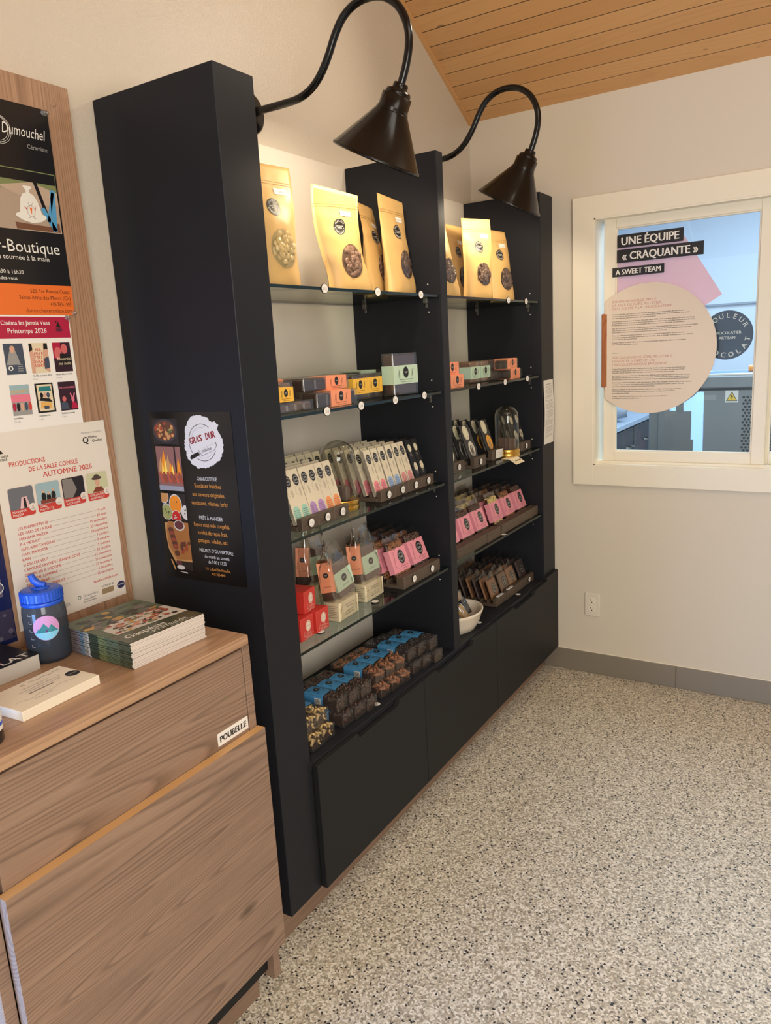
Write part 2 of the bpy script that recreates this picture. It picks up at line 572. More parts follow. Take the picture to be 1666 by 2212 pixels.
# ================================================================== ROOM
XW, YW = -0.012, 2.0476
D, H, ZC = 0.3705, 2.1612, 0.4898
def ceil_z(y):
    return 2.5235 + 0.533 * (YW - y)
RIDGE = -0.4
struct(MB().box((-1.2, -3.2, -0.1), (3.7, YW, 0.0)).obj('floor', M_floor), 'beige speckled flake floor with black chips', 'floor')
mb = MB()
mb.frame((XW, 0, 0), (0, 1, 0), (0, 0, 1)).prism([(-3.2, 0), (YW + 0.15, 0), (YW + 0.15, ceil_z(YW) + 0.1), (YW, ceil_z(YW) + 0.1), (RIDGE, ceil_z(RIDGE) + 0.1), (-3.2, ceil_z(2 * RIDGE + 3.2) + 0.1)], -0.12, 0.0)
struct(mb.obj('wall_left', M_wall), 'cream painted wall behind the black shelving', 'wall')
# far wall with the opening of the serving window
OX0, OX1, OZ0, OZ1 = 0.556, 2.30, 1.004, 2.047
zt = ceil_z(YW) + 0.14
mb = MB()
for a, b in (((XW, 0), (OX0, zt)), ((OX0, 0), (OX1, OZ0)), ((OX0, OZ1), (OX1, zt)), ((OX1, 0), (3.7, zt))):
    mb.box((a[0], YW, a[1]), (b[0], YW + 0.12, b[1]))
struct(mb.obj('wall_far', M_wallfar), 'plain cream wall around the kitchen window', 'wall')
struct(MB().box((3.6, -3.2, 0), (3.7, YW, 4.0)).obj('wall_right', M_wallfar))
mb = MB()
for a, b in (((XW, 0), (0.0, 4.0)), ((0.0, 2.3), (1.0, 4.0)), ((1.0, 0), (3.7, 4.0))):
    mb.box((a[0], -3.3, a[1]), (b[0], -3.2, b[1]))
struct(mb.obj('wall_back', M_wallfar))
# plank ceiling: one board per strip with an open groove between boards
mb = MB()
pitch_y = 0.0632
y = YW
n_pl = 0
sl = Vector((0, -1, 0.533)).normalized()
while y > RIDGE:
    a = y; b = y - pitch_y + 0.0075
    za, zb = ceil_z(a), ceil_z(b)
    mb.add([(-0.02, a, za), (3.7, a, za), (3.7, b, zb), (-0.02, b, zb), (-0.02, a, za + 0.02), (3.7, a, za + 0.02), (3.7, b, zb + 0.02), (-0.02, b, zb + 0.02)],
           [(0, 1, 2, 3), (7, 6, 5, 4), (0, 4, 5, 1), (1, 5, 6, 2), (2, 6, 7, 3), (3, 7, 4, 0)], n_pl % 3)
    y -= pitch_y; n_pl += 1
zr = ceil_z(RIDGE)
mb.add([(-0.02, YW, ceil_z(YW) + 0.005), (3.7, YW, ceil_z(YW) + 0.005), (3.7, RIDGE, zr + 0.005), (-0.02, RIDGE, zr + 0.005)], [(0, 1, 2, 3)], 3)
mb.add([(-0.02, RIDGE, zr), (3.7, RIDGE, zr), (3.7, -3.25, zr - 1.3), (-0.02, -3.25, zr - 1.3)], [(0, 1, 2, 3)], 0)
pine2 = M_pine.copy(); pine2.name = 'pine_planks_pale'
pine3 = M_pine.copy(); pine3.name = 'pine_planks_red'
for pm, (c0, c1) in ((pine2, ((208, 160, 107), (172, 124, 79))), (pine3, ((199, 150, 98), (162, 114, 70)))):
    vr = [n for n in pm.node_tree.nodes if n.type == 'VALTORGB' and len(n.color_ramp.elements) == 2 and n.color_ramp.elements[0].position > 0.3][0]
    vr.color_ramp.elements[0].color = rgb(*c0); vr.color_ramp.elements[1].color = rgb(*c1)
    for n in pm.node_tree.nodes:
        if n.type == 'MAPPING':
            n.inputs['Location'].default_value = (1.3, 4.1, 2.2) if pm is pine2 else (5.2, 2.4, 7.7)
groove = mat('pine_groove', (52, 30, 15), 0.9)
struct(mb.obj('ceiling', [M_pine, pine2, pine3, groove]), 'sloping ceiling of knotty pine planks', 'ceiling')
# pine trim along the wall
mb = MB()
ya, yb = YW, RIDGE
mb.add([(XW, ya, ceil_z(ya) - 0.012), (XW + 0.016, ya, ceil_z(ya) - 0.012), (XW + 0.016, yb, ceil_z(yb) - 0.012), (XW, yb, ceil_z(yb) - 0.012),
        (XW, ya, ceil_z(ya) + 0.004), (XW + 0.016, ya, ceil_z(ya) + 0.004), (XW + 0.016, yb, ceil_z(yb) + 0.004), (XW, yb, ceil_z(yb) + 0.004)],
       [(0, 1, 2, 3), (0, 4, 5, 1), (1, 5, 6, 2), (2, 6, 7, 3)])
struct(mb.obj('trim_1', M_pine))
# stainless kick plate along the far wall, in two lengths
mb = MB()
mb.cbox((0.3132, YW - 0.006, 0.0), (0.925, YW - 0.0005, 0.1047), 0.0015)
mb.cbox((0.927, YW - 0.006, 0.0), (3.6, YW - 0.0005, 0.1047), 0.0015)
mb.box((0.3132, YW - 0.004, 0.1047), (3.6, YW - 0.0005, 0.109), 1)
struct(mb.obj('baseboard_far', [M_steel, M_trim]), 'brushed steel baseboard along the far wall', 'baseboard')

# ------------------------------------------------------------------ serving window
win = bpy.data.objects.new('window_1', None); COL.objects.link(win); win.location = (0, 0, 0); struct(win, 'cream framed sliding window into the kitchen', 'window')
def rect_frame(mb, x0, x1, z0, z1, wd, y0, y1, c=0.002, m=0):
    mb.cbox((x0, y0, z0), (x0 + wd, y1, z1), c, m)
    mb.cbox((x1 - wd, y0, z0), (x1, y1, z1), c, m)
    mb.cbox((x0 + wd, y0, z1 - wd), (x1 - wd, y1, z1), c, m)
    mb.cbox((x0 + wd, y0, z0), (x1 - wd, y1, z0 + wd), c, m)
mb = MB(); rect_frame(mb, 0.464, OX1 + 0.09, 0.915, 2.137, 0.09, YW - 0.02, YW, 0.0012)
mb.obj('casing', M_trim, win)
mb = MB()
for k, (a, b) in enumerate((((OX0 - 0.008, 0.996), (OX0 + 0.006, 2.0555)), ((OX1 - 0.006, 0.996), (OX1 + 0.008, 2.0555)))):
    mb.box((a[0], YW - 0.0185, a[1]), (b[0], YW + 0.12, b[1]))
mb.box((OX0, YW - 0.0185, 0.998), (OX1, YW + 0.12, 1.010))
mb.box((OX0, YW - 0.0185, 2.041), (OX1, YW + 0.12, 2.053))
mb.box((OX0, YW + 0.012, 1.008), (OX1, YW + 0.03, 1.020))
mb.obj('jamb', M_trim, win)
def sash(x0, x1, yy, wd, name):
    mb = MB(); rect_frame(mb, x0, x1, 1.012, 2.052, wd, yy - 0.014, yy + 0.014, 0.003)
    rect_frame(mb, x0 + wd - 0.003, x1 - wd + 0.003, 1.012 + wd - 0.003, 2.052 - wd + 0.003, 0.008, yy - 0.009, yy + 0.009, 0.002)
    s = mb.obj('sash', M_trim, win)
    MB().box((x0 + wd, yy - 0.002, 1.012 + wd), (x1 - wd, yy + 0.002, 2.052 - wd)).obj('pane', M_pane, s)
    return s
sash(0.585, 1.235, YW + 0.045, 0.050, 'a')
sash(1.194, 1.86, YW + 0.085, 0.050, 'b')
mb = MB(); mb.cbox((0.580, YW + 0.012, 1.344), (0.607, YW + 0.031, 1.657), 0.003)
mb.obj('handle', wood('handle_wood', rgb(176, 108, 60), rgb(120, 64, 34), 'Z', 2.0, 0.4, knots=False), win)

# ================================================================== KITCHEN BEHIND THE WINDOW
M_kwall = mat('kitchen_wall_paint', (214, 220, 230), 0.5)
M_kdoor = mat('kitchen_dark_laminate', (58, 50, 48), 0.45)
M_ktop = mat('kitchen_counter_top', (176, 186, 200), 0.35)
KY = YW + 0.12
mb = MB()
mb.box((-0.75, 6.2, 0), (3.7, 6.3, 3.0))
mb.box((1.0, 6.17, 1.55), (3.7, 6.2, 1.56), 1)
mb.box((0.2, 6.17, 1.78), (3.7, 6.2, 1.795), 1)
struct(mb.obj('wall_kitchen', [M_kwall, mat('panel_joint', (150, 156, 166), 0.5)]))
struct(MB().box((-0.85, KY, 0), (-0.75, 6.3, 3.0)).obj('wall_kitchen_side', M_kwall))
struct(MB().box((3.6, KY, 0), (3.7, 6.3, 3.0)).obj('wall_kitchen_end', M_kwall))
struct(MB().box((-0.85, KY, 2.95), (3.7, 6.3, 3.05)).obj('ceiling_kitchen', M_kwall))
struct(MB().box((-0.85, KY, -0.1), (3.7, 6.3, 0.0)).obj('floor_kitchen', mat('kitchen_floor', (120, 116, 112), 0.5)))
# dark laminate counter along the kitchen's side wall
kc = thing('kitchen_counter', 'dark kitchen counter with pale top seen low through the window', 'counter', (0, 0, 0))
MB().box((-0.73, 2.6, 0.08), (-0.005, 6.1, 0.86)).obj('carcass', M_kdoor, kc)
mb = MB(); mb.cbox((-0.74, 2.58, 0.86), (0.03, 6.12, 0.90), 0.004); mb.obj('worktop', M_ktop, kc)
for k in range(6):
    y0 = 2.62 + k * 0.58
    dr = MB().cbox((-0.005, y0, 0.10), (0.014, y0 + 0.565, 0.85), 0.003).obj('door', M_kdoor, kc)
    MB().tube([(0.014, y0 + 0.34, 0.70), (0.04, y0 + 0.35, 0.70), (0.04, y0 + 0.47, 0.70), (0.014, y0 + 0.48, 0.70)], 0.006, 0, 8).obj('handle', M_steel, dr)
# bundled towel on the counter
mb = MB()
for k in range(14):
    mb.ico((-0.10 + random.uniform(-0.09, 0.05), 4.9 + random.uniform(-0.25, 0.2), 0.985 + random.uniform(0, 0.04)), 0.075, 0, (1, 1.2, 0.7))
tag(mb.obj('cloth', mat('grey_cloth', (168, 170, 178), 0.8)), 'crumpled grey cloth lying on the kitchen counter', 'cloth')
# stainless machine with a perforated vent
mc = thing('kitchen_machine', 'brushed steel kitchen machine with yellow voltage sign and vent holes', 'machine', (0, 0, 0))
MY = 3.1
mb = MB()
mb.cbox((0.545, MY + 0.012, 0.10), (1.62, MY + 0.70, 1.24), 0.006)
mb.cbox((0.525, MY - 0.008, 1.262), (1.65, MY + 0.72, 1.325), 0.006)
mb.box((0.56, MY + 0.02, 1.24), (1.60, MY + 0.69, 1.262), 1)
mb.obj('body', [M_steel2, M_dark], mc)
mb = MB(); mb.cbox((0.598, MY, 0.10), (1.615, MY + 0.014, 1.250), 0.003); mb.obj('front_panel', M_steel2, mc)
mb = MB().frame((0, MY, 0), (1, 0, 0), (0, 0, 1))
for row in range(26):
    for c in range(14):
        mb.disc(1.03 + c * 0.019 + (row % 2) * 0.0095, 1.212 - row * 0.0165, 0.0066, 0, 0.0012, n=10)
mb.obj('vent_holes', M_dark, mc)
mb = MB().frame((0, MY, 0), (1, 0, 0), (0, 0, 1))
mb.rect(0.940, 1.185, 1.004, 1.249, 0, 0.001)
mb.pol([(0.944, 1.193), (1.000, 1.193), (0.972, 1.243)], 1, 0.0014)
mb.pol([(0.949, 1.196), (0.995, 1.196), (0.972, 1.237)], 2, 0.0018)
mb.pol([(0.974, 1.230), (0.965, 1.214), (0.972, 1.215), (0.968, 1.200), (0.980, 1.219), (0.973, 1.218)], 1, 0.0022)
mb.obj('warning_sign', [M_paper, M_ink, mat('warning_yellow', (244, 200, 40), 0.5)], mc)
mb = MB().frame((0, MY, 0), (1, 0, 0), (0, 0, 1))
mb.rect(0.80, 1.20, 0.895, 1.226, 0, 0.001)
mb.obj('name_plate', mat('plate_grey', (150, 150, 150), 0.5), mc)
mb = MB(); mb.cbox((0.80, MY + 0.02, 1.325), (1.30, MY + 0.32, 1.337), 0.003, 0)
mb.frame((0, 0, 1.337), (1, 0, 0), (0, 1, 0)).rect(0.83, MY + 0.04, 1.27, MY + 0.30, 1, 0.0006)
tag(mb.obj('leaflet_pad', [M_paper, mat('blue_print', (70, 110, 170), 0.5)]), 'blue printed papers lying on top of the steel machine', 'papers')
mb = MB(); mb.tube([(1.04, MY + 0.06, 1.358), (1.10, MY + 0.07, 1.358), (1.34, MY + 0.10, 1.358)], [0.017, 0.019, 0.019], 0, 12)
tag(mb.obj('rolling_pin', mat('orange_handle', (222, 140, 50), 0.4)), 'orange rolling pin lying on top of the steel machine', 'rolling pin')

# ------------------------------------------------------------------ prints on the window glass
GY = YW + 0.0305
def on_glass(yy):
    return MB().frame((0, yy, 0), (1, 0, 0), (0, 0, 1))
def banner(x0, x1, z0, z1, s, size, label, name='lettered_banner'):
    mb = on_glass(GY)
    mb.prism([(x0, z0), (x1, z0), (x1, z1), (x0, z1)], 0.0012, 0.0022, 0)
    mb.txt(s, (x0 + x1) / 2, (z0 + z1) / 2 - size * 0.35, size, 1, 0.0026, 'C', 0.05, width=(x1 - x0) * (0.87 if size > 0.035 else 0.87))
    return tag(mb.obj(name, [M_ink, M_paper]), label, 'sign')
banner(0.642, 0.905, 1.921, 1.973, 'UNE ÉQUIPE', 0.045, 'black sign strip reading UNE ÉQUIPE at the top of the window')
banner(0.641, 0.983, 1.861, 1.9135, '« CRAQUANTE »', 0.045, 'black sign strip reading « CRAQUANTE » on the window')
banner(0.622, 0.833, 1.8055, 1.8425, 'A SWEET TEAM', 0.030, 'small black sign strip reading A SWEET TEAM on the window')
M_pinkf = clear('pink_film', (250, 226, 230), 0.2, 0.0, 0.3, 0.42, (244, 214, 214))
M_salm = clear('salmon_film', (248, 190, 170), 0.3, 0.0, 0.3, 0.35, (244, 170, 150))
mb = on_glass(YW + 0.0425); mb.prism([(0.642, 1.962), (0.642, 1.57), (0.84, 1.57), (1.055, 1.701), (0.893, 1.962)], 0.0002, 0.0008)
tag(mb.obj('window_decal', M_pinkf), 'pale pink translucent square decal behind the round white sign', 'decal')
mb = on_glass(YW + 0.0425); mb.prism([(0.6355, 1.952), (0.6355, 1.50), (0.6415, 1.50), (0.6415, 1.952)], 0.0002, 0.0008)
tag(mb.obj('window_decal', M_salm), 'narrow salmon decal strip along the window stile', 'decal')
# dark logo disc
mb = on_glass(YW + 0.082)
lx, lz, lr = 1.073, 1.540, 0.098
mb.prism([(lx + lr * math.cos(2 * PI * i / 40), lz + lr * math.sin(2 * PI * i / 40)) for i in range(40)], 0.0, 0.001, 0)
mb.arc_text('COULEUR', lx, lz, lr * 0.80, 0.028, 1, R(88), R(118), 0.0014, 0.008)
mb.arc_text('CHOCOLAT', lx, lz, lr * 0.80, 0.028, 1, R(272), R(150), 0.0014, 0.04, inside=True)
mb.txt('CHOCOLATIER', lx, lz + 0.004, 0.0155, 1, 0.0014, 'C', 0.04)
mb.txt('ARTISAN', lx, lz - 0.016, 0.0155, 1, 0.0014, 'C', 0.04)
mb.txt('C', lx - lr * 0.75, lz + 0.028, 0.028, 1, 0.0014, 'C', 0.008, rot=R(60))
tag(mb.obj('round_decal', [mat('logo_disc', (52, 62, 84), 0.4), M_paper]), 'dark round logo decal with white ring of letters on the window', 'decal')
# round white sign
mb = on_glass(GY)
sx, sz, sr = 0.776, 1.501, 0.270
pts = []
for i in range(97):
    a = -PI + 2 * PI * i / 96
    pts.append((max(0.596, sx + sr * math.cos(a)), sz + sr * math.sin(a)))
a0 = math.acos((sx - 0.596) / sr)
pts = [(sx + sr * math.cos(t), sz + sr * math.sin(t)) for t in [-(PI - a0) + (2 * PI - 2 * a0) * i / 80 for i in range(81)]]
mb.prism(pts, 0.014, 0.018, 0)
X0 = 0.628
for k, s in enumerate(['BONNE NOUVELLE, PAULE,', 'LA FILLE DE CARL PELLETIER,', 'S’EST JOINTE À LA CHOCOLATERIE']):
    mb.txt(s, X0, 1.698 - k * 0.0147, 0.0142, 1, 0.0186, 'L', -0.006, width=(0.183, 0.203, 0.242)[k])
for k, s in enumerate(['THE GOOD NEWS: CARL PELLETIER’S', 'DAUGHTER IS PART OF THE', 'CHOCOLATE-MAKING ENTERPRISE']):
    mb.txt(s, X0, 1.4645 - k * 0.0147, 0.0142, 1, 0.0186, 'L', -0.006, width=(0.247, 0.180, 0.228)[k], shear=0.25)
para = [['Couleur Chocolat, c’est aussi un travail d’équipe de cinq personnes responsables de la production', 'et de la mise en marché. Et bonne nouvelle, depuis 2014, Paule, la fille de Carl Pelletier, s’est jointe', 'à la chocolaterie, assurant ainsi la relève de l’entreprise.'],
        ['Carl Pelletier, propriétaire de Couleur Chocolat depuis 2008, vit de sa passion depuis plus de 25 ans. Il voit', 'à la production, au développement de nouveaux produits et à l’élaboration de la ligne artistique des chocolats.', 'Il veille aussi à la gestion et à la représentation lors d’événements et d’activités de promotion.'],
        ['Fille de Carl, Paule M.-Pelletier est directrice des ventes. Outre la gestion des ventes des chocolats à l’atelier,', 'elle s’occupe d’approvisionner les points de vente tout en développant le marché québécois. Elle supervise', 'aussi l’approvisionnement en matières premières et en produits transformés.'],
        ['Pierre-Luc Pelletier est aide-chocolatier. C’est à lui que revient l’organisation de la production', 'et les diverses tâches entourant la fabrication des chocolats, dont le moulage, les préparations des mélanges', 'et la confection des sous-produits.'],
        ['Colette Thibault et Marie Talbot sont au service à la clientèle, en plus de collaborer à l’emballage', 'des chocolats et des paquets cadeaux.']]
para2 = [['Couleur Chocolat is also the fruit of teamwork involving the five people in charge of production and', 'marketing. The good news is that since 2014, Paule, Carl Pelletier’s daughter, has been part of the', 'chocolate-making enterprise, thus ensuring the company’s succession for years to come.'],
         ['Carl Pelletier, the owner of Couleur Chocolat since 2008, has been living his dream for more than 25 years.', 'He oversees production, the development of new products, and the conception of the company’s artistic line', 'of chocolates. He also oversees management and public relations during promotional events and activities.'],
         ['Carl’s daughter, Paule M.-Pelletier is the sales director. Other than managing chocolate sales at the company', 'workshop, she is in charge of supplying points of sale while developing the Québec market. She also', 'supervises supplies in raw materials and processed products.'],
         ['Pierre-Luc Pelletier is the assistant chocolate maker. He is in charge of organizing production', 'and the various tasks linked to chocolate-making, including moulding, preparing blends,', 'and crafting by-products.'],
         ['Colette Thibault and Marie Talbot look after customer service and collaborate', 'in packaging chocolates and gift packs.']]
for zz, pp, sh in ((1.648, para, 0), (1.4195, para2, 0.25)):
    for P in pp:
        for s in P:
            mb.txt(s, X0, zz, 0.0066, 2, 0.0186, 'L', 0.012, width=0.0030 * len(s), shear=sh)
            zz -= 0.0079
        zz -= 0.0056
mb.rect(X0, 1.489, X0 + 0.03, 1.4900, 2, 0.0186)
tag(mb.obj('round_sign', [mat('sign_white', (222, 206, 188), 0.5), mat('rose_ink', (196, 138, 128), 0.5), M_ink]), 'large round off-white sign with bilingual text on the window', 'sign')

# ------------------------------------------------------------------ outlet on the far wall
wo = thing('wall_outlet', 'white duplex wall outlet low on the cream far wall', 'outlet', (0.5476, YW, 0.3426))
mb = MB(); mb.cbox((-0.035, -0.006, -0.057), (0.035, 0.0, 0.057), 0.004); mb.lathe([(0.0035, 0.0), (0.003, 0.0012)], 1, 12, Matrix.Translation((0, -0.006, 0)) @ Matrix.Rotation(R(90), 4, 'X'))
mb.obj('cover_plate', [M_plate, M_trim], wo)
for sgn in (1, -1):
    c = 0.0195 * sgn
    mb = MB().frame((0, -0.006, c), (1, 0, 0), (0, 0, 1))
    pts = []
    for i in range(32):
        a = 2 * PI * i / 32
        pts.append((0.0172 * math.cos(a), max(-0.0135, min(0.0135, 0.0172 * math.sin(a)))))
    mb.prism(pts, 0.0, 0.0018, 0)
    mb.rect(-0.0080, 0.0005, -0.0052, 0.0090, 1, 0.0022); mb.rect(0.0052, 0.0015, 0.0078, 0.0088, 1, 0.0022)
    mb.disc(0, -0.0068, 0.0028, 1, 0.0022, n=14)
    mb.obj('receptacle', [M_trim, M_dark], wo)

# ================================================================== BLACK DISPLAY CABINET
cab = thing('display_cabinet', 'tall black built-in shelving unit with three lower doors', 'shelving unit', (0, 0, 0))
ZB = 0.1146
T1 = 0.127; D0, D1 = 0.9818, 1.0259; E0, E1 = 1.8938, YW - 0.006; XB = 0.0216
MB().cbox((XW + 0.001, 0.0, ZB), (D, T1, H), 0.0015).obj('end_panel', M_black, cab)
MB().cbox((XB, D0, ZC), (D, D1, H), 0.0015).obj('divider', M_black, cab)
MB().cbox((XW + 0.001, E0, ZB), (D, E1, H), 0.0015).obj('end_panel', M_black, cab)
mb = MB(); mb.box((XW + 0.001, T1, ZC), (XB, E0, H)); mb.obj('back_panel', M_white, cab)
MB().cbox((XW + 0.001, T1, ZC - 0.02), (D, E0, ZC), 0.0012).obj('countertop', M_black, cab)
MB().box((XW + 0.002, T1, ZB), (D - 0.002, E0, ZC - 0.021)).obj('carcass', M_dark, cab)
MB().box((XW + 0.002, 0.004, 0.0), (0.3126, E1, ZB)).obj('toe_kick', M_lam, cab)
N0, WD = 0.1331, 0.5864
ZT = 0.4865
for k in range(3):
    y0 = N0 + k * WD + (0.0 if k == 0 else 0.0012); y1 = N0 + (k + 1) * WD - 0.0012
    x0, x1 = D + 0.0005, D + 0.0185
    nd = 0.016                                # finger notch cut in the top edge
    n0 = y0 + (0.205 if k == 0 else 0.10); n1 = n0 + (0.215 if k == 0 else 0.27)
    if k == 2:
        n0, n1 = y0 + 0.20, y0 + 0.42
    mb = MB().frame((x0, 0, 0), (0, 1, 0), (0, 0, 1))
    mb.prism([(y0, ZB), (y1, ZB), (y1, ZT), (n1 + 0.012, ZT), (n1, ZT - nd), (n0, ZT - nd), (n0 - 0.012, ZT), (y0, ZT)], 0.0, x1 - x0, 0)
    bevel(mb.obj('door', M_blackd, cab), 0.0012, 1)
MB().cbox((D - 0.02, N0 + 3 * WD + 0.001, 0.110), (D + 0.014, YW - 0.0065, ZT + 0.012), 0.001).obj('filler_strip', M_blackd, cab)
# shelf pins and brackets on the side panels
ZS = [1.7235, 1.4130, 1.1030, 0.8020]          # tops of the glass
GT = 0.008
ZSR = [1.7235, 1.4130, 1.0985, 0.7975]
def bracket(y, sgn, z, x):
    mb = MB()
    mb.cbox((x - 0.008, min(y, y + sgn * 0.012), z - GT - 0.016), (x + 0.008, max(y, y + sgn * 0.012), z - GT - 0.0003), 0.0015)
    mb.cbox((x - 0.010, min(y, y + sgn * 0.006), z + 0.0003), (x + 0.010, max(y, y + sgn * 0.006), z + 0.003), 0.001)
    mb.cbox((x - 0.004, min(y, y + sgn * 0.0035), z - GT - 0.03), (x + 0.004, max(y, y + sgn * 0.0035), z + 0.0003), 0.001)
    return mb.obj('shelf_bracket', mat('bracket_grey', (96, 94, 92), 0.4, 0.6), cab)
for zs, ya_, yb_ in ((ZS, T1, D0), (ZSR, D1, E0)):
    for z in zs:
        for x in (0.075, 0.315):
            bracket(yb_, -1, z, x)
            bracket(ya_, 1, z, x)
        for zz in (z + 0.036, z - 0.052):
            MB().frame((0.322, yb_, zz), (1, 0, 0), (0, 0, 1)).lathe([(0.0026, 0), (0.0022, 0.0012), (0.001, 0.0014)], 0, 10, Matrix.Translation((0.322, yb_, zz)) @ Matrix.Rotation(R(90), 4, 'X')).obj('shelf_pin', mat('pin_metal', (214, 210, 200), 0.3, 0.4), cab)
for i in range(4):
    for nm, zs, ya_, yb_ in (('near', ZS, T1, D0), ('far', ZSR, D1, E0)):
        z = zs[i]
        mb = MB(); mb.box((XB + 0.004, ya_ + 0.004, z - GT), (0.3635, yb_ - 0.004, z), mm=(0, 0, 1, 1, 1, 1))
        lab = {0: 'topmost', 1: 'second from top', 2: 'third from top', 3: 'lowest'}[i]
        tag(mb.obj('glass_shelf', [M_glass, M_gedge]), '%s clear glass shelf in the %s bay of the black unit' % (lab, 'wider shelving' if 0 else ('poster-side' if nm == 'near' else 'window-side')), 'shelf', 'glass shelves')

# ------------------------------------------------------------------ gooseneck wall lamps
def lamp(y, label):
    t = thing('wall_lamp', label, 'lamp', (XW, y, 2.25), group='gooseneck lamps')
    mb = MB(); mb.lathe([(0.058, 0.0), (0.057, 0.008), (0.050, 0.014), (0.016, 0.018), (0.014, 0.03)], 0, 32, Matrix.Rotation(R(90), 4, 'Y'))
    mb.lathe([(0.003, 0.013), (0.002, 0.016)], 1, 10, Matrix.Translation((0, -0.012, -0.040)) @ Matrix.Rotation(R(90), 4, 'Y'))
    mb.obj('wall_plate', [M_lampb, M_steel], t)
    ctrl = [(0.0, 0.0), (0.06, 0.0), (0.13, 0.0), (0.185, 0.003), (0.228, 0.018), (0.262, 0.045), (0.292, 0.085), (0.318, 0.130), (0.348, 0.166), (0.390, 0.187), (0.435, 0.190), (0.478, 0.178), (0.515, 0.148), (0.537, 0.104), (0.541, 0.060), (0.530, 0.012), (0.512, -0.032)]
    P = []
    for i in range(len(ctrl) - 1):
        p0 = Vector(ctrl[max(i - 1, 0)]); p1 = Vector(ctrl[i]); p2 = Vector(ctrl[i + 1]); p3 = Vector(ctrl[min(i + 2, len(ctrl) - 1)])
        for k in range(4):
            s = k / 4
            q = 0.5 * ((2 * p1) + (p2 - p0) * s + (2 * p0 - 5 * p1 + 4 * p2 - p3) * s * s + (3 * p1 - p0 - 3 * p2 + p3) * s ** 3)
            P.append((q.x, 0, q.y))
    P.append((ctrl[-1][0], 0, ctrl[-1][1]))
    MB().tube(P, 0.0105, 0, 16).obj('arm', M_lampb, t)
    # shade: local z is up along its axis, tilted so that the mouth looks down and back to the wall
    ang = R(28)
    S = Matrix.Translation((0.512, 0, -0.032)) @ Matrix.Rotation(ang, 4, 'Y')
    mb = MB()
    mb.lathe([(0.017, 0.004), (0.020, 0.0), (0.020, -0.010), (0.031, -0.014), (0.034, -0.020), (0.034, -0.025), (0.0395, -0.026), (0.040, -0.060), (0.044, -0.064)], 0, 32, S)
    mb.obj('collar', M_lampb, t)
    mb = MB()
    mb.lathe([(0.040, -0.055), (0.044, -0.066), (0.118, -0.176), (0.121, -0.178), (0.123, -0.182), (0.121, -0.186), (0.118, -0.184)], 0, 40, S, cap=False)
    mb.lathe([(0.118, -0.184), (0.115, -0.176), (0.041, -0.068), (0.010, -0.064)], 1, 40, S, cap=False)
    mb.obj('shade', [M_lampb, M_lampin], t)
    mb = MB(); mb.lathe([(0.012, -0.066), (0.013, -0.085), (0.026, -0.105), (0.031, -0.122), (0.026, -0.140), (0.012, -0.150), (0.001, -0.152)], 0, 20, S)
    bulb = mb.obj('bulb', mat('bulb_glow', (255, 236, 200), 0.4, emit=6.0), t)
    bulb.visible_shadow = True
    d = bpy.data.lights.new('lamp_bulb_light', 'POINT')
    d.energy = LAMP_W; d.color = (1.0, 0.86, 0.64); d.shadow_soft_size = 0.025
    lo = bpy.data.objects.new('lamp_bulb_light', d); COL.objects.link(lo); lo.parent = t
    lo.matrix_local = S @ Matrix.Translation((0, 0, -0.158))
    return t
LAMP_W = 6.5
lamp((T1 + D0) / 2, 'black gooseneck wall lamp over the poster-side shelves, larger in view')
lamp((D1 + E0) / 2, 'black gooseneck wall lamp over the shelves beside the kitchen window')

# ================================================================== WOOD CONSOLE WITH THE BIN FRONT
con = thing('console_cabinet', 'brown wood-grain console with drawer and tall bin front', 'cabinet', (0, 0, 0))
CZ, CX = 0.9644, 0.443
CY0, CY1 = -0.775, -0.135
mb = MB(); mb.cbox((XW + 0.001, CY0, CZ - 0.022), (CX, CY1, CZ), 0.0015); mb.obj('worktop', M_lamtop, con)
mb = MB()
mb.cbox((XW + 0.001, CY1 - 0.022, 0.09), (CX, CY1, CZ - 0.0225), 0.001)      # far side
mb.box((XW + 0.002, CY0 + 0.03, 0.09), (0.06, CY1 - 0.023, CZ - 0.023))         # back
mb.box((0.06, CY0 + 0.35, 0.11), (CX - 0.03, CY1 - 0.03, CZ - 0.03))            # inner box
mb.cbox((XW + 0.001, CY0, 0.09), (0.04, CY0 + 0.03, CZ - 0.0225), 0.001)
mb.cbox((CX - 0.036, CY0, 0.09), (CX, CY0 + 0.022, CZ - 0.0225), 0.001)         # near stile
mb.box((0.04, CY0 + 0.002, 0.56), (CX - 0.036, CY0 + 0.35, 0.58))               # cubby shelf
mb.box((0.04, CY0 + 0.002, 0.09), (CX - 0.036, CY0 + 0.35, 0.11))
mb.obj('carcass', M_lam, con)
mb = MB(); mb.cbox((CX - 0.022, CY0 + 0.034, 0.60), (CX - 0.0005, CY1 - 0.0245, CZ - 0.026), 0.001); mb.obj('drawer_front', M_lam, con)
mb = MB(); mb.box((CX - 0.028, CY0 + 0.022, 0.11), (CX - 0.021, CY1 - 0.022, CZ - 0.0225)); mb.obj('drawer_gap', M_dark, con)
bx0, bx1, by0, by1, bz0, bz1 = CX + 0.001, 0.4655, -0.752, -0.1335, 0.189, 0.747
mb = MB(); mb.box((bx0, by0, bz0), (bx1, by1, bz1), mm=(0, 1, 0, 0, 0, 0)); bevel(mb.obj('bin_front', [M_lam, M_edge], con), 0.0008, 1)
MB().box((XW + 0.003, CY0 + 0.04, 0.0), (0.372, CY1 - 0.01, 0.09)).obj('toe_kick', M_lam, con)
mb = MB().frame((CX - 0.0005, 0, 0), (0, 1, 0), (0, 0, 1))
mb.prism([(-0.2562, 0.7545), (-0.1625, 0.7545), (-0.1625, 0.7835), (-0.2562, 0.7835)], 0.0002, 0.0010, 0)
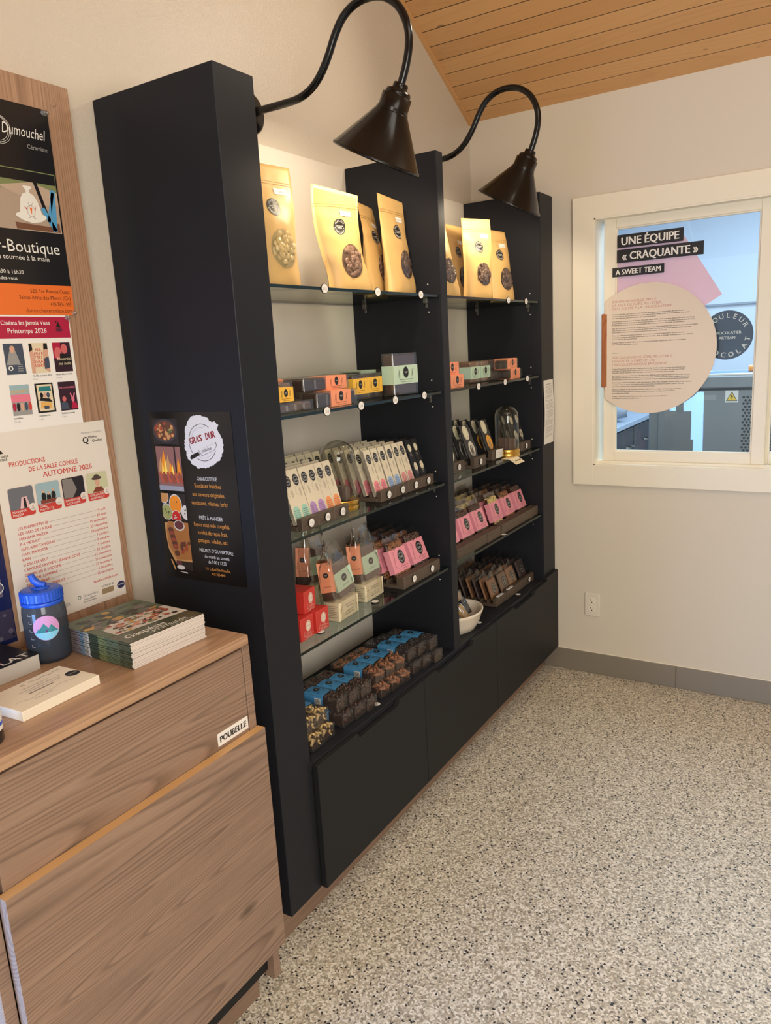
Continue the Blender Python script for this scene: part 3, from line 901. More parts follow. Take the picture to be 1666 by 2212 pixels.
mb.txt('POUBELLE', -0.2094, 0.7622, 0.0195, 1, 0.0014, 'C', 0.065, width=0.080)
mb.obj('sign_label', [M_paper, M_ink], con)['label'] = 'white label reading POUBELLE'
# magazines in the open end of the console
for k in range(5):
    col = [(120, 40, 44), (60, 90, 140), (190, 170, 120), (60, 110, 100), (40, 44, 60)][k]
    o = MB().box((0.10 + k * 0.058, CY0 + 0.012, 0.1105), (0.153 + k * 0.058, CY0 + 0.20, 0.39 - 0.02 * (k % 2))).obj('brochure', mat('brochure_%d' % k, col, 0.4))
    tag(o, '%s brochure standing in the open lower end of the console' % ['dark red', 'blue', 'straw coloured', 'green', 'navy'][k], 'brochure', 'brochures in the console end')

# wood board behind the console with its screw caps
bd = thing('poster_board', 'tall wood-grain board on the wall carrying event posters', 'board', (0, 0, 0))
BX, BY1, BZ1 = 0.030, -0.0965, 2.155
mb = MB(); mb.cbox((XW + 0.0005, -0.98, CZ), (BX - 0.006, BY1 - 0.001, BZ1 - 0.001), 0.001); mb.obj('backing', M_edge, bd)
mb = MB(); mb.cbox((BX - 0.006, -0.98, CZ), (BX, BY1, BZ1), 0.001); mb.obj('face', M_lamz, bd)
for y, z in ((-0.139, 2.117), (-0.94, 2.117)):
    MB().lathe([(0.0085, 0), (0.0082, 0.001), (0.0070, 0.0016)], 0, 20, Matrix.Translation((BX, y, z)) @ Matrix.Rotation(R(90), 4, 'Y')).obj('screw_cap', M_lamz, bd)

# ------------------------------------------------------------------ posters
def flatprint(fr_o, r, u):
    return MB().frame(fr_o, r, u)
def wallprint(x):
    return MB().frame((x, 0, 0), (0, 1, 0), (0, 0, 1))
M_pblack = mat('poster_black', (28, 28, 31), 0.22, spec=0.5)
M_porange = mat('poster_orange', (226, 112, 48), 0.3)
M_grey = mat('print_grey', (150, 148, 146), 0.5)
M_skin = mat('print_skin', (206, 160, 136), 0.5)
M_bluep = mat('print_blue', (78, 150, 196), 0.5)
M_greenp = mat('print_green', (120, 128, 84), 0.5)
M_tan = mat('print_tan', (168, 148, 130), 0.5)
M_brownp = mat('print_brown', (112, 74, 54), 0.5)
M_redink = mat('red_ink', (196, 62, 54), 0.5)
M_navy = mat('print_navy', (44, 46, 84), 0.5)
M_fade = mat('print_pale_blue', (150, 176, 182), 0.5)
def pins(mb, pts, m):
    for y, z in pts:
        mb.lathe([(0.0055, 0.0), (0.005, 0.002), (0.002, 0.003), (0.0018, 0.006), (0.0035, 0.008), (0.001, 0.0085)], m, 12, Matrix.Translation((mb.fr[0].x + 0.0008, y, z)) @ Matrix.Rotation(R(90), 4, 'Y'))
# ceramics poster (black with orange foot)
mb = wallprint(BX)
y0, y1, z0, z1 = -0.4365, -0.157, 1.672, 2.0975
mb.prism([(y0, z0), (y1, z0), (y1, z1), (y0, z1)], 0.0002, 0.0009, 0)
mb.rect(y0, z0, y1, 1.7355, 1, 0.0012)
mb.rect(-0.42, 1.846, -0.161, 1.968, 2, 0.0012)                       # photo ground
mb.pol([(-0.42, 1.925), (-0.161, 1.925), (-0.161, 1.968), (-0.42, 1.968)], 3, 0.0014)
mb.pol([(-0.30, 1.93), (-0.20, 1.90), (-0.161, 1.905), (-0.161, 1.93), (-0.22, 1.945)], 11, 0.0016)
mb.pol([(-0.29, 1.945), (-0.162, 1.945), (-0.162, 1.966), (-0.29, 1.966)], 0, 0.0017)
mb.line(-0.215, 1.955, -0.192, 1.880, 0.008, 0, 0.0018)
mb.line(-0.202, 1.895, -0.176, 1.850, 0.010, 4, 0.0019); mb.line(-0.172, 1.935, -0.178, 1.850, 0.012, 4, 0.0019); mb.line(-0.172, 1.93, -0.19, 1.868, 0.007, 4, 0.0019)
mb.pol([(-0.27, 1.861), (-0.19, 1.858), (-0.165, 1.868), (-0.164, 1.848), (-0.268, 1.848)], 5, 0.0015)
bell = [(-0.2665, 1.873), (-0.252, 1.866), (-0.230, 1.862), (-0.208, 1.866), (-0.195, 1.874), (-0.196, 1.879), (-0.205, 1.882), (-0.208, 1.895), (-0.213, 1.910), (-0.220, 1.919), (-0.229, 1.923), (-0.236, 1.923), (-0.245, 1.919), (-0.251, 1.910), (-0.254, 1.895), (-0.256, 1.882), (-0.266, 1.878)]
mb.add([(mb.fr[0].x + 0.0021, y_, z_) for y_, z_ in bell] + [(mb.fr[0].x + 0.0021, -0.231, 1.890)], [(i_, (i_ + 1) % len(bell), len(bell)) for i_ in range(len(bell))], 6)
mb.pol([(-0.236, 1.922), (-0.229, 1.922), (-0.228, 1.928), (-0.222, 1.933), (-0.222, 1.936), (-0.242, 1.936), (-0.242, 1.933), (-0.237, 1.928)], 6, 0.0022)
mb.ring(-0.230, 1.886, 0.0085, 0.0090, 9, 0.0025, 24, sz=1.35); mb.pol([(-0.233, 1.893), (-0.227, 1.893), (-0.2295, 1.878)], 1, 0.0025)
for q in range(2):
    mb.disc(-0.2325 + 0.005 * q, 1.8955, 0.0006, 9, 0.0026, n=8); mb.line(-0.233 + 0.006 * q, 1.898, -0.235 + 0.010 * q, 1.903, 0.0006, 9, 0.0025); mb.line(-0.232 + 0.005 * q, 1.8745, -0.238 + 0.017 * q, 1.871, 0.0007, 9, 0.0025)
mb.pol([(-0.239, 1.891), (-0.246, 1.894), (-0.240, 1.888)], 7, 0.0025); mb.pol([(-0.221, 1.890), (-0.217, 1.898), (-0.2205, 1.886)], 7, 0.0025)
for q in range(3):
    mb.ring(-0.281 + q * 0.002, 2.041 - q * 0.001, 0.024 + q * 0.0016, 0.0247 + q * 0.0016, 6, 0.0013, 36)
mb.txt('Dumouchel', -0.170, 2.034, 0.030, 6, 0.0016, 'R', -0.004, width=0.100, shear=0.25)
mb.txt('Céramiste', -0.170, 2.012, 0.0125, 8, 0.0014, 'R', 0.0, width=0.047)
mb.txt('Atelier-Boutique', -0.174, 1.801, 0.0345, 6, 0.0014, 'R', -0.008, width=0.232)
mb.txt('poterie tournée à la main', -0.203, 1.785, 0.0145, 6, 0.0014, 'R', -0.004, width=0.155)
mb.txt('10h30 à 16h30', -0.2685, 1.756, 0.0115, 6, 0.0014, 'R', -0.003)
mb.txt('sur rendez-vous', -0.285, 1.7435, 0.0105, 6, 0.0014, 'R', -0.003)
for k, s in enumerate(['520, 1re Avenue Ouest', 'Sainte-Anne-des-Monts (Qc)', '418-763-1905', 'dumoucheIceramiste.com'.replace('I', 'l')]):
    mb.txt(s, -0.163, 1.7185 - k * 0.0136, 0.0118, 9, 0.0015, 'R', -0.004, width=(0.096, 0.124, 0.052, 0.112)[k])
pins(mb, [(-0.162, 2.0905), (-0.168, 2.091), (-0.160, 1.677)], 10)
tag(mb.obj('ceramics_poster', [M_pblack, M_porange, M_tan, M_greenp, M_bluep, M_brownp, M_logow, M_redink, M_grey, mat('brown_ink', (92, 44, 22), 0.5), clear('clear_pin', (230, 230, 230), 1.0, 0.1, 0.1, 0.2), mat('print_sand', (182, 160, 140), 0.5), mat('print_offwhite', (226, 216, 204), 0.5)]),
    'black pottery shop poster with an orange address band, topmost on the board', 'poster')
# cinema programme
mb = wallprint(BX)
y0, y1, z0, z1 = -0.4525, -0.1735, 1.4318, 1.672
mb.prism([(y0, z0), (y1, z0), (y1, z1), (y0, z1)], 0.0002, 0.0008, 0)
mb.rect(y0 + 0.004, 1.6235, y1 - 0.0022, 1.6685, 1, 0.0012)
mb.txt('Cinéma les Jamais Vues', -0.2245, 1.6515, 0.0128, 0, 0.0015, 'R', 0.014, width=0.1135)
mb.txt('Printemps 2026', -0.2345, 1.6345, 0.0142, 0, 0.0015, 'R', 0.014, width=0.0905)
mb.pol([(-0.210, 1.646), (-0.197, 1.6455), (-0.204, 1.6590)], 2, 0.0015); mb.disc(-0.203, 1.6405, 0.0085, 4, 0.0014, 0.004); mb.disc(-0.2085, 1.658, 0.0018, 2, 0.0016)
rows = [1.5525, 1.465]
def mini(cx, zb, kind):
    a, b, c, d = cx - 0.0222, zb, cx + 0.0222, zb + 0.064
    if kind == 0:
        mb.rect(a, b, c, d, 5, 0.0011); mb.pol([(cx - 0.02, b + 0.02), (cx + 0.012, b + 0.02), (cx + 0.004, b + 0.048), (cx - 0.01, b + 0.048)], 9, 0.0013); mb.disc(cx - 0.003, b + 0.052, 0.006, 6, 0.0014, 0.0075); mb.txt('o', cx - 0.012, b + 0.008, 0.022, 0, 0.0015, 'C', 0.02)
        for q in range(4):
            mb.rect(cx + 0.004, b + 0.006 + q * 0.0045, cx + 0.016, b + 0.0075 + q * 0.0045, 9, 0.0015)
    if kind == 1:
        mb.rect(a, b, c, d, 10, 0.0011); mb.pol([(a, b), (a + 0.008, b), (a + 0.012, b + 0.03), (a + 0.015, b + 0.036), (a + 0.009, b + 0.044), (a + 0.006, b + 0.06), (a, b + 0.062)], 6, 0.0013); mb.pol([(a, b + 0.045), (a + 0.008, b + 0.05), (a + 0.007, b + 0.063), (a, b + 0.063)], 2, 0.0014)
        mb.pol([(c, b), (c - 0.012, b + 0.006), (c - 0.014, b + 0.03), (c - 0.010, b + 0.058), (c, b + 0.062)], 6, 0.0013); mb.pol([(c, b + 0.01), (c - 0.013, b + 0.008), (c - 0.013, b + 0.03), (c, b + 0.035)], 5, 0.0014); mb.pol([(c, b + 0.05), (c - 0.010, b + 0.05), (c - 0.009, b + 0.063), (c, b + 0.063)], 2, 0.0014)
        for q, s in enumerate(['MA', 'FILLE', 'TU', 'SERAS', 'LIBRE']):
            mb.txt(s, cx - 0.001, b + 0.046 - q * 0.0082, 0.0098, 3, 0.0016, 'C', 0.015)
    if kind == 2:
        mb.rect(a, b, c, d, 8, 0.0011); mb.rect(a, b + 0.03, a + 0.02, d, 1, 0.0013); mb.disc(cx + 0.006, b + 0.05, 0.008, 12, 0.0014, 0.011); mb.disc(a + 0.012, b + 0.04, 0.009, 12, 0.0014, 0.014); mb.pol([(cx - 0.01, b + 0.015), (c, b + 0.012), (c, b + 0.035), (cx - 0.006, b + 0.04)], 2, 0.0015)
        mb.txt('Montréal,', cx + 0.003, b + 0.025, 0.0095, 10, 0.0017, 'C', 0.0, shear=0.3); mb.txt('ma belle', cx + 0.003, b + 0.015, 0.0095, 10, 0.0017, 'C', 0.0, shear=0.3)
    if kind == 3:
        mb.rect(a, b, c, d, 11, 0.0011); mb.rect(a, b + 0.02, c, d - 0.02, 13, 0.0012); mb.rect(a, b, c, b + 0.028, 9, 0.0013)
        for q in range(5):
            mb.disc(a + 0.005 + q * 0.009, b + 0.018, 0.004, (1, 2, 6, 5, 3)[q], 0.0015, 0.009)
        mb.txt('INVISIBLE', cx, b + 0.047, 0.0092, 14, 0.0016, 'C', 0.02, width=0.040)
    if kind == 4:
        mb.rect(a, b, c, d, 2, 0.0011); mb.rect(a + 0.004, b + 0.004, c - 0.004, d - 0.003, 10, 0.0013); mb.pol([(a + 0.007, b + 0.047), (c - 0.006, b + 0.046), (c - 0.008, b + 0.057), (a + 0.010, b + 0.057)], 7, 0.0015); mb.pol([(a + 0.006, b + 0.027), (c - 0.006, b + 0.022), (c - 0.012, b + 0.03), (a + 0.010, b + 0.033)], 2, 0.0016); mb.pol([(a + 0.008, b + 0.01), (c - 0.009, b + 0.01), (c - 0.01, b + 0.022), (a + 0.010, b + 0.024)], 14, 0.0015); mb.rect(cx - 0.006, b + 0.008, cx + 0.006, b + 0.015, 5, 0.0017)
        for q in range(3):
            mb.disc(cx - 0.009 + q * 0.008, b + 0.038, 0.004, (2, 6, 5)[q], 0.0017, 0.006)
    if kind == 5:
        mb.rect(a, b, c, d, 8, 0.0011); mb.txt('FOLICHONNERIES', cx, b + 0.049, 0.0058, 13, 0.0015, 'C', 0.01, width=0.040); mb.disc(cx - 0.011, b + 0.026, 0.005, 12, 0.0015, 0.006); mb.pol([(a, b + 0.003), (cx - 0.001, b + 0.003), (cx - 0.004, b + 0.018), (a + 0.004, b + 0.02)], 5, 0.0014)
        mb.disc(cx + 0.011, b + 0.024, 0.004, 13, 0.0015, 0.006); mb.line(cx + 0.009, b + 0.028, cx + 0.006, b + 0.038, 0.003, 13, 0.0015); mb.line(cx + 0.013, b + 0.028, cx + 0.017, b + 0.038, 0.003, 13, 0.0015); mb.pol([(cx + 0.005, b + 0.003), (c, b + 0.003), (c - 0.004, b + 0.018), (cx + 0.008, b + 0.018)], 1, 0.0014)
for q, (cx, kk) in enumerate(((-0.3185, 0), (-0.2605, 1), (-0.2035, 2))):
    mini(cx, 1.5495, kk)
    mini(cx, 1.4635, 3 + q)
    t_, d_ = (('Lumière', '28 mars'), ('Ma fille tu seras libre', '5 mai'), ('Montréal, ma belle', '19 mai'))[q]
    if q:
        mb.txt(t_, cx - 0.0222, 1.5425, 0.0055, 2, 0.0012, 'L', 0.01); mb.txt(d_, cx - 0.0222, 1.5355, 0.0052, 9, 0.0012)
    t_, d_ = (('Invisibles', '26 mai'), ('L’aventurine', '4 juin'), ('Folichonneries', '9 juin'))[q]
    mb.txt(t_, cx - 0.0222, 1.4560, 0.0058, 2, 0.0012, 'L', 0.012); mb.txt(d_, cx - 0.0222, 1.4490, 0.0052, 9, 0.0012)
pins(mb, [(-0.179, 1.6665)], 15)
tag(mb.obj('cinema_poster', [M_paper, mat('cinema_red', (172, 34, 66), 0.3), M_ink, M_redink, mat('print_maroon', (96, 30, 56), 0.5), mat('print_slate', (66, 76, 92), 0.5), M_skin, mat('print_teal', (44, 118, 122), 0.5), mat('print_plum', (48, 26, 40), 0.5), M_grey, mat('print_cream', (220, 204, 172), 0.5), M_fade, mat('print_rose', (200, 100, 100), 0.5), mat('print_pink', (222, 120, 140), 0.5), mat('print_amber', (222, 170, 92), 0.5), MATS['clear_pin']]),
    'white cinema programme sheet with a crimson header and small film pictures', 'poster')
# theatre season poster
mb = wallprint(BX)
PY0, PY1, PZ0, PZ1 = -0.4035, -0.1185, 1.002, 1.4325
# the sheet stands a little off the board towards its foot
nz = 10
def bow(z):
    t = (z - PZ0) / (PZ1 - PZ0)
    return 0.0015 + 0.004 * math.sin(PI * min(1, max(0, t)))
for i in range(nz):
    za, zb = PZ0 + (PZ1 - PZ0) * i / nz, PZ0 + (PZ1 - PZ0) * (i + 1) / nz
    mb.pol([(PY0, za), (PY1, za), (PY1, zb), (PY0, zb)], 0, 0.0, lambda x, z: bow(z))
    mb.pol([(PY0, zb), (PY1, zb), (PY1, za), (PY0, za)], 0, -0.0004, lambda x, z: bow(z))
wp = lambda x, z: bow(z)
mb.txt('Partenaire de saison', -0.1305, 1.4065, 0.0062, 1, 0.0006, 'R', 0.0, width=0.054, warp=wp)
mb.ring(-0.178, 1.394, 0.0048, 0.0064, 2, 0.0006, 20) if False else None
mb.txt('Q', -0.1835, 1.3845, 0.021, 2, 0.0006, 'L', 0.03, warp=wp)
mb.txt('Hydro', -0.1675, 1.3945, 0.0090, 2, 0.0006, 'L', 0.02, shear=0.2, warp=wp); mb.txt('Québec', -0.1585, 1.3855, 0.0090, 2, 0.0006, 'L', 0.02, shear=0.2, warp=wp)
mb.pol([(-0.40, 1.388), (-0.378, 1.389), (-0.388, 1.401), (-0.398, 1.404)], 2, 0.0006, wp)
mb.txt('LA SALLE', -0.368, 1.3805, 0.0068, 2, 0.0006, 'R', 0.02, warp=wp); mb.txt('COMBLE', -0.372, 1.3735, 0.0068, 2, 0.0006, 'R', 0.02, warp=wp)
mb.txt('PRODUCTIONS', -0.3700, 1.3585, 0.0150, 3, 0.0006, 'L', 0.012, width=0.084, warp=wp)
mb.txt('DE LA SALLE COMBLE', -0.2055, 1.3425, 0.0150, 3, 0.0006, 'R', 0.012, width=0.122, warp=wp)
mb.txt('AUTOMNE 2026', -0.1700, 1.3250, 0.0175, 3, 0.0006, 'R', 0.018, width=0.127, warp=wp)
names = ['MARIANA|MAZZA', 'CARL|MAYOTTE', 'DIMANCHE|À SODOME', 'GUILLAUME|ARSENAULT']
for q in range(4):
    a = -0.3845 + q * 0.0645; c = a + 0.0575; b = 1.2495; d = 1.3135
    def rr(x0, z0, x1, z1, rad, m, dd):
        p = []
        for cx_, cz_, s in ((x1 - rad, z0 + rad, -PI / 2), (x1 - rad, z1 - rad, 0), (x0 + rad, z1 - rad, PI / 2), (x0 + rad, z0 + rad, PI)):
            for t in range(5):
                p.append((cx_ + rad * math.cos(s + PI / 2 * t / 4), cz_ + rad * math.sin(s + PI / 2 * t / 4)))
        mb.pol(p, m, dd, lambda x, z: bow(1.28))
    wq = lambda x, z: bow(1.28)
    rr(a, b, c, d, 0.005, 3, 0.0008)
    rr(a, b + 0.017, c, d, 0.005, (4, 5, 6, 7)[q], 0.0010)
    m_ = (a + c) / 2
    if q == 0:
        mb.disc(m_ - 0.013, b + 0.040, 0.007, 8, 0.0014, 0.017); mb.disc(m_ + 0.006, b + 0.048, 0.005, 9, 0.0015, 0.006); mb.pol([(m_ - 0.006, b + 0.018), (m_ + 0.018, b + 0.018), (m_ + 0.012, b + 0.042), (m_, b + 0.042)], 10, 0.0013, wq); mb.pol([(m_ + 0.003, b + 0.018), (m_ + 0.010, b + 0.018), (m_ + 0.009, b + 0.04), (m_ + 0.004, b + 0.04)], 2, 0.0014, wq)
    if q == 1:
        for t in range(3):
            mb.disc(m_ - 0.012 + t * 0.012, b + 0.045 - (t == 1) * 0.006, 0.003, 9, 0.0018 + bow(1.28) - 0.0005, 0.0035); mb.disc(m_ - 0.012 + t * 0.012, b + 0.033 - (t == 1) * 0.004, 0.0055, 2, 0.0012 + bow(1.28), 0.010)
        mb.rect(a + 0.008, b + 0.018, c - 0.008, b + 0.026, 11, 0.0013, wq)
    if q == 2:
        mb.pol([(a + 0.002, b + 0.018), (m_ - 0.004, b + 0.018), (m_ + 0.008, b + 0.035), (m_ - 0.002, b + 0.062), (a + 0.002, b + 0.062)], 12, 0.0012, wq)
    if q == 3:
        mb.pol([(m_ - 0.016, b + 0.018), (m_ + 0.018, b + 0.018), (m_ + 0.010, b + 0.030), (m_ - 0.006, b + 0.030)], 11, 0.0012, wq); mb.disc(m_, b + 0.041, 0.0065, 9, 0.0014 + bow(1.28), 0.010); mb.disc(m_ - 0.001, b + 0.051, 0.014, 13, 0.0016 + bow(1.28), 0.004); mb.disc(m_ - 0.001, b + 0.054, 0.008, 13, 0.0017 + bow(1.28), 0.006)
    for t, s in enumerate(names[q].split('|')):
        mb.txt(s, a + 0.004, b + 0.0100 - t * 0.0072, 0.0074, 0, 0.0016, 'L', 0.02, warp=wq)
    mb.disc(c - 0.006, b + 0.017, 0.0085, 0, 0.0020 + bow(1.28))
    mb.txt(['15', '7', '15', '4'][q], c - 0.006, b + 0.0170, 0.0055, 3, 0.0024, 'C', 0.0, warp=wq); mb.txt(['sept.', 'oct.', 'nov.', 'déc.'][q], c - 0.006, b + 0.0125, 0.0050, 2, 0.0024, 'C', 0.0, warp=wq)
shows = [('LES FLAMBETTES III', '19 août'), ('LES GARS DE LA BAIE', '28 août'), ('MARIANA MAZZA', '15 septembre'), ('P-A MÉTHOT', '23 septembre'), ('GUYLAINE TANGUAY', '26 septembre'), ('CARL MAYOTTE', '7 octobre'), ('KAÏN', '9 octobre'), ('SI DIEU LE VEUT', '15 octobre'), ('CAROLINE SAVOIE ET JEANNE CÔTÉ', '22 octobre'), ('DIMANCHE À SODOME', '15 novembre'), ('CHANTAL LAMARRE', '21 novembre'), ('YVES LAMBERT', '27 novembre'), ('GUILLAUME ARSENAULT', '4 décembre'), ('LOUIS-JOSÉ NOËL', '12 décembre')]
for k, (a, b) in enumerate(shows):
    z = 1.2225 - k * 0.01155
    mb.txt(a, -0.3750, z, 0.0086, 3, 0.0006, 'L', 0.010, warp=wp)
    mb.txt(b, -0.1490, z, 0.0086, 3, 0.0006, 'R', 0.004, warp=wp)
    g1 = glyph(a, 0.010); g2 = glyph(b, 0.004)
    xa = -0.3750 + (g1[3] - g1[2]) * 0.0086 + 0.003; xb = -0.1490 - (g2[3] - g2[2]) * 0.0086 - 0.003
    mb.rect(xa, z + 0.0024, xb, z + 0.0029, 14, 0.0006, wp)
mb.txt('lasallecomble.com', -0.1385, 1.0545, 0.0088, 3, 0.0006, 'R', 0.012, width=0.068, warp=wp)
mb.txt('Desjardins', -0.199, 1.0285, 0.0095, 1, 0.0006, 'R', 0.008, width=0.040, warp=wp)
for k, s in enumerate(['Caisse populaire de', 'La Haute-Gaspésie']):
    mb.txt(s, -0.239, 1.0215 - k * 0.0058, 0.0047, 2, 0.0006, 'L', 0.01, width=0.034, warp=wp)
mb.pol([(-0.2505 + 0.0052 * math.cos(PI / 3 * t), 1.0315 + 0.0052 * math.sin(PI / 3 * t)) for t in range(6)], 15, 0.0006, wp)
mb.pol([(-0.2505 + 0.0036 * math.cos(PI / 3 * t), 1.0315 + 0.0036 * math.sin(PI / 3 * t)) for t in range(6)], 0, 0.0009, wp)
mb.txt('HÔTEL & CIE', -0.170, 1.0375, 0.0062, 2, 0.0006, 'C', 0.0, width=0.034, warp=wp)
mb.rect(-0.1875, 1.0200, -0.1535, 1.0335, 16, 0.0006, wp); mb.txt('GASPÉSIE', -0.1705, 1.0240, 0.0058, 14, 0.0009, 'C', 0.0, width=0.026, warp=wp)
mb.disc(-0.132, 1.0295, 0.0115, 17, 0.0008 + bow(1.03), 0.009); mb.txt('GRANDE', -0.132, 1.0290, 0.0045, 0, 0.0012, 'C', 0.02, warp=lambda x, z: bow(1.03))
mb.txt('cda', -0.276, 1.0215, 0.0150, 1, 0.0006, 'R', 0.0, warp=wp)
tag(mb.obj('theatre_poster', [mat('poster_cream', (222, 214, 202), 0.5), M_grey, M_ink, M_redink, mat('print_street', (104, 106, 112), 0.5), M_fade, mat('print_night', (34, 32, 38), 0.5), mat('print_foliage', (196, 196, 158), 0.5), mat('print_magenta', (206, 60, 100), 0.5), M_skin, mat('print_blush', (220, 180, 180), 0.5), mat('print_russet', (126, 60, 48), 0.5), mat('print_stone', (128, 122, 116), 0.5), mat('print_hat', (76, 60, 54), 0.5), mat('print_rule', (150, 120, 110), 0.5), mat('print_green_logo', (70, 110, 90), 0.5), mat('print_khaki', (150, 130, 96), 0.5), M_navy]),
    'cream theatre season poster with red show list behind the blue capped bottle', 'poster')
# dark blue poster at the edge of the picture
mb = wallprint(BX)
mb.prism([(-0.69, 0.985), (-0.412, 0.985), (-0.412, 1.405), (-0.69, 1.405)], 0.0002, 0.0008, 0)
mb.rect(-0.68, 0.995, -0.414, 1.06, 1, 0.0011)
for k in range(40):
    mb.disc(random.uniform(-0.6, -0.418), random.uniform(1.0, 1.055), random.uniform(0.003, 0.006), random.choice((1, 2, 3)), 0.0013 + k * 1e-5, n=8)
mb.rect(-0.50, 1.09, -0.428, 1.13, 2, 0.0012); mb.ring(-0.436, 1.11, 0.010, 0.012, 4, 0.0014, 20)
tag(mb.obj('night_poster', [mat('poster_blue', (24, 34, 78), 0.25), mat('print_crowd', (54, 48, 72), 0.5), mat('print_crowd_pale', (92, 86, 104), 0.5), mat('print_crowd_dark', (28, 24, 40), 0.5), M_logow]), 'dark blue poster with a crowd along its foot, beside the bottle', 'poster')

# charcuterie flyer on the tower's side
mb = MB().frame((0, 0, 0), (1, 0, 0), (0, 0, 1))
a, c, b, d = 0.0525, 0.3275, 1.0165, 1.4390
mb.prism([(a, b), (c, b), (c, d), (a, d)], 0.0004, 0.0012, 0)
# four photographs
mb.rect(0.0615, 1.3600, 0.1500, 1.4230, 1, 0.0014); mb.disc(0.1040, 1.3930, 0.041, 2, 0.0016, 0.029); mb.disc(0.1040, 1.3935, 0.037, 3, 0.0018, 0.025)
for k in range(46):
    t = random.uniform(0, 2 * PI); q = random.uniform(0, 1) ** 0.5
    mb.disc(0.104 + 0.033 * q * math.cos(t), 1.3935 + 0.022 * q * math.sin(t), random.uniform(0.003, 0.006), random.choice((4, 5, 3, 6)), 0.0019 + k * 8e-6, n=8)
for k in range(10):
    mb.line(0.122 + random.uniform(-0.008, 0.008), 1.388 + random.uniform(-0.008, 0.008), 0.126 + random.uniform(-0.01, 0.01), 1.398 + random.uniform(-0.008, 0.006), 0.0016, 7, 0.0024 + k * 8e-6)
mb.rect(0.0640, 1.2440, 0.1500, 1.3545, 8, 0.0014); mb.rect(0.1280, 1.29, 0.1330, 1.3545, 1, 0.0018)
for k, (x, h, ww, mm_) in enumerate(((0.078, 0.045, 0.010, 5), (0.090, 0.062, 0.013, 9), (0.104, 0.050, 0.012, 5), (0.112, 0.030, 0.009, 9), (0.140, 0.045, 0.008, 9), (0.094, 0.045, 0.006, 10), (0.084, 0.03, 0.005, 10), (0.118, 0.026, 0.006, 10))):
    mb.pol([(x - ww, 1.285), (x + ww, 1.285), (x + ww * 0.5, 1.285 + h * 0.5), (x + ww * 0.15, 1.285 + h), (x - ww * 0.5, 1.285 + h * 0.6)], mm_, 0.0019 + k * 3e-5)
for k in range(6):
    x = 0.068 + k * 0.0135
    mb.pol([(x, 1.290), (x + 0.007, 1.292), (x + 0.017, 1.268), (x + 0.014, 1.262), (x + 0.006, 1.266)], (11, 6)[k % 2], 0.0023 + k * 3e-5)
mb.rect(0.0640, 1.2440, 0.1500, 1.2560, 12, 0.0022)
mb.rect(0.0640, 1.1680, 0.1500, 1.2360, 1, 0.0014)
for k, (x, z, q, mm_) in enumerate(((0.113, 1.209, 0.0225, 9), (0.080, 1.188, 0.019, 13), (0.074, 1.229, 0.017, 4), (0.147, 1.190, 0.016, 14), (0.112, 1.175, 0.017, 15))):
    n_ = 30
    for rad, m2, dz in ((q, 14, 0.0015), (q * 0.9, mm_, 0.0017)):
        pts = [(min(0.150, max(0.064, x + rad * math.cos(2 * PI * i / n_))), min(1.236, max(1.168, z + rad * 1.15 * math.sin(2 * PI * i / n_)))) for i in range(n_)]
        mb.pol(pts, m2, dz + k * 6e-5)
    for t in range(7):
        px, pz = x + random.uniform(-0.4, 0.4) * q, z + random.uniform(-0.4, 0.4) * q
        if 0.066 < px < 0.148 and 1.17 < pz < 1.234:
            mb.disc(px, pz, 0.0018, (5, 7, 5, 7, 14)[k], 0.0020 + k * 6e-5, n=7)
mb.pol([(0.0655, 1.1600), (0.150, 1.1600), (0.150, 1.0500), (0.094, 1.0500), (0.070, 1.090), (0.0655, 1.13)], 5, 0.0014); mb.pol([(0.078, 1.164), (0.15, 1.164), (0.15, 1.068), (0.096, 1.065), (0.072, 1.10), (0.070, 1.14)], 16, 0.0016)
mb.disc(0.118, 1.155, 0.019, 14, 0.0019, 0.014); mb.disc(0.118, 1.156, 0.016, 17, 0.0021, 0.011)
for k in range(6):
    mb.disc(0.086 + k * 0.0022, 1.142 - k * 0.0085, 0.0095, (17, 14)[0], 0.0020 + k * 4e-5, 0.007); mb.disc(0.086 + k * 0.0022, 1.142 - k * 0.0085, 0.0075, (3, 6)[k % 2], 0.0021 + k * 4e-5, 0.0052)
for k in range(12):
    mb.disc(0.130 + random.uniform(-0.014, 0.016), 1.098 + random.uniform(-0.015, 0.015), random.uniform(0.004, 0.007), random.choice((3, 6, 17)), 0.0021 + k * 2e-5, n=9)
mb.disc(0.100, 1.082, 0.009, 3, 0.0020, 0.008); mb.rect(0.094, 1.040, 0.152, 1.062, 1, 0.0019)
mb.disc(0.103, 1.056, 0.011, 17, 0.0021, 0.006); mb.disc(0.108, 1.045, 0.014, 14, 0.0022, 0.006); mb.line(0.076, 1.064, 0.088, 1.037, 0.005, 5, 0.0022); mb.pol([(0.098, 1.034), (0.130, 1.034), (0.130, 1.0305)], 14, 0.0022)
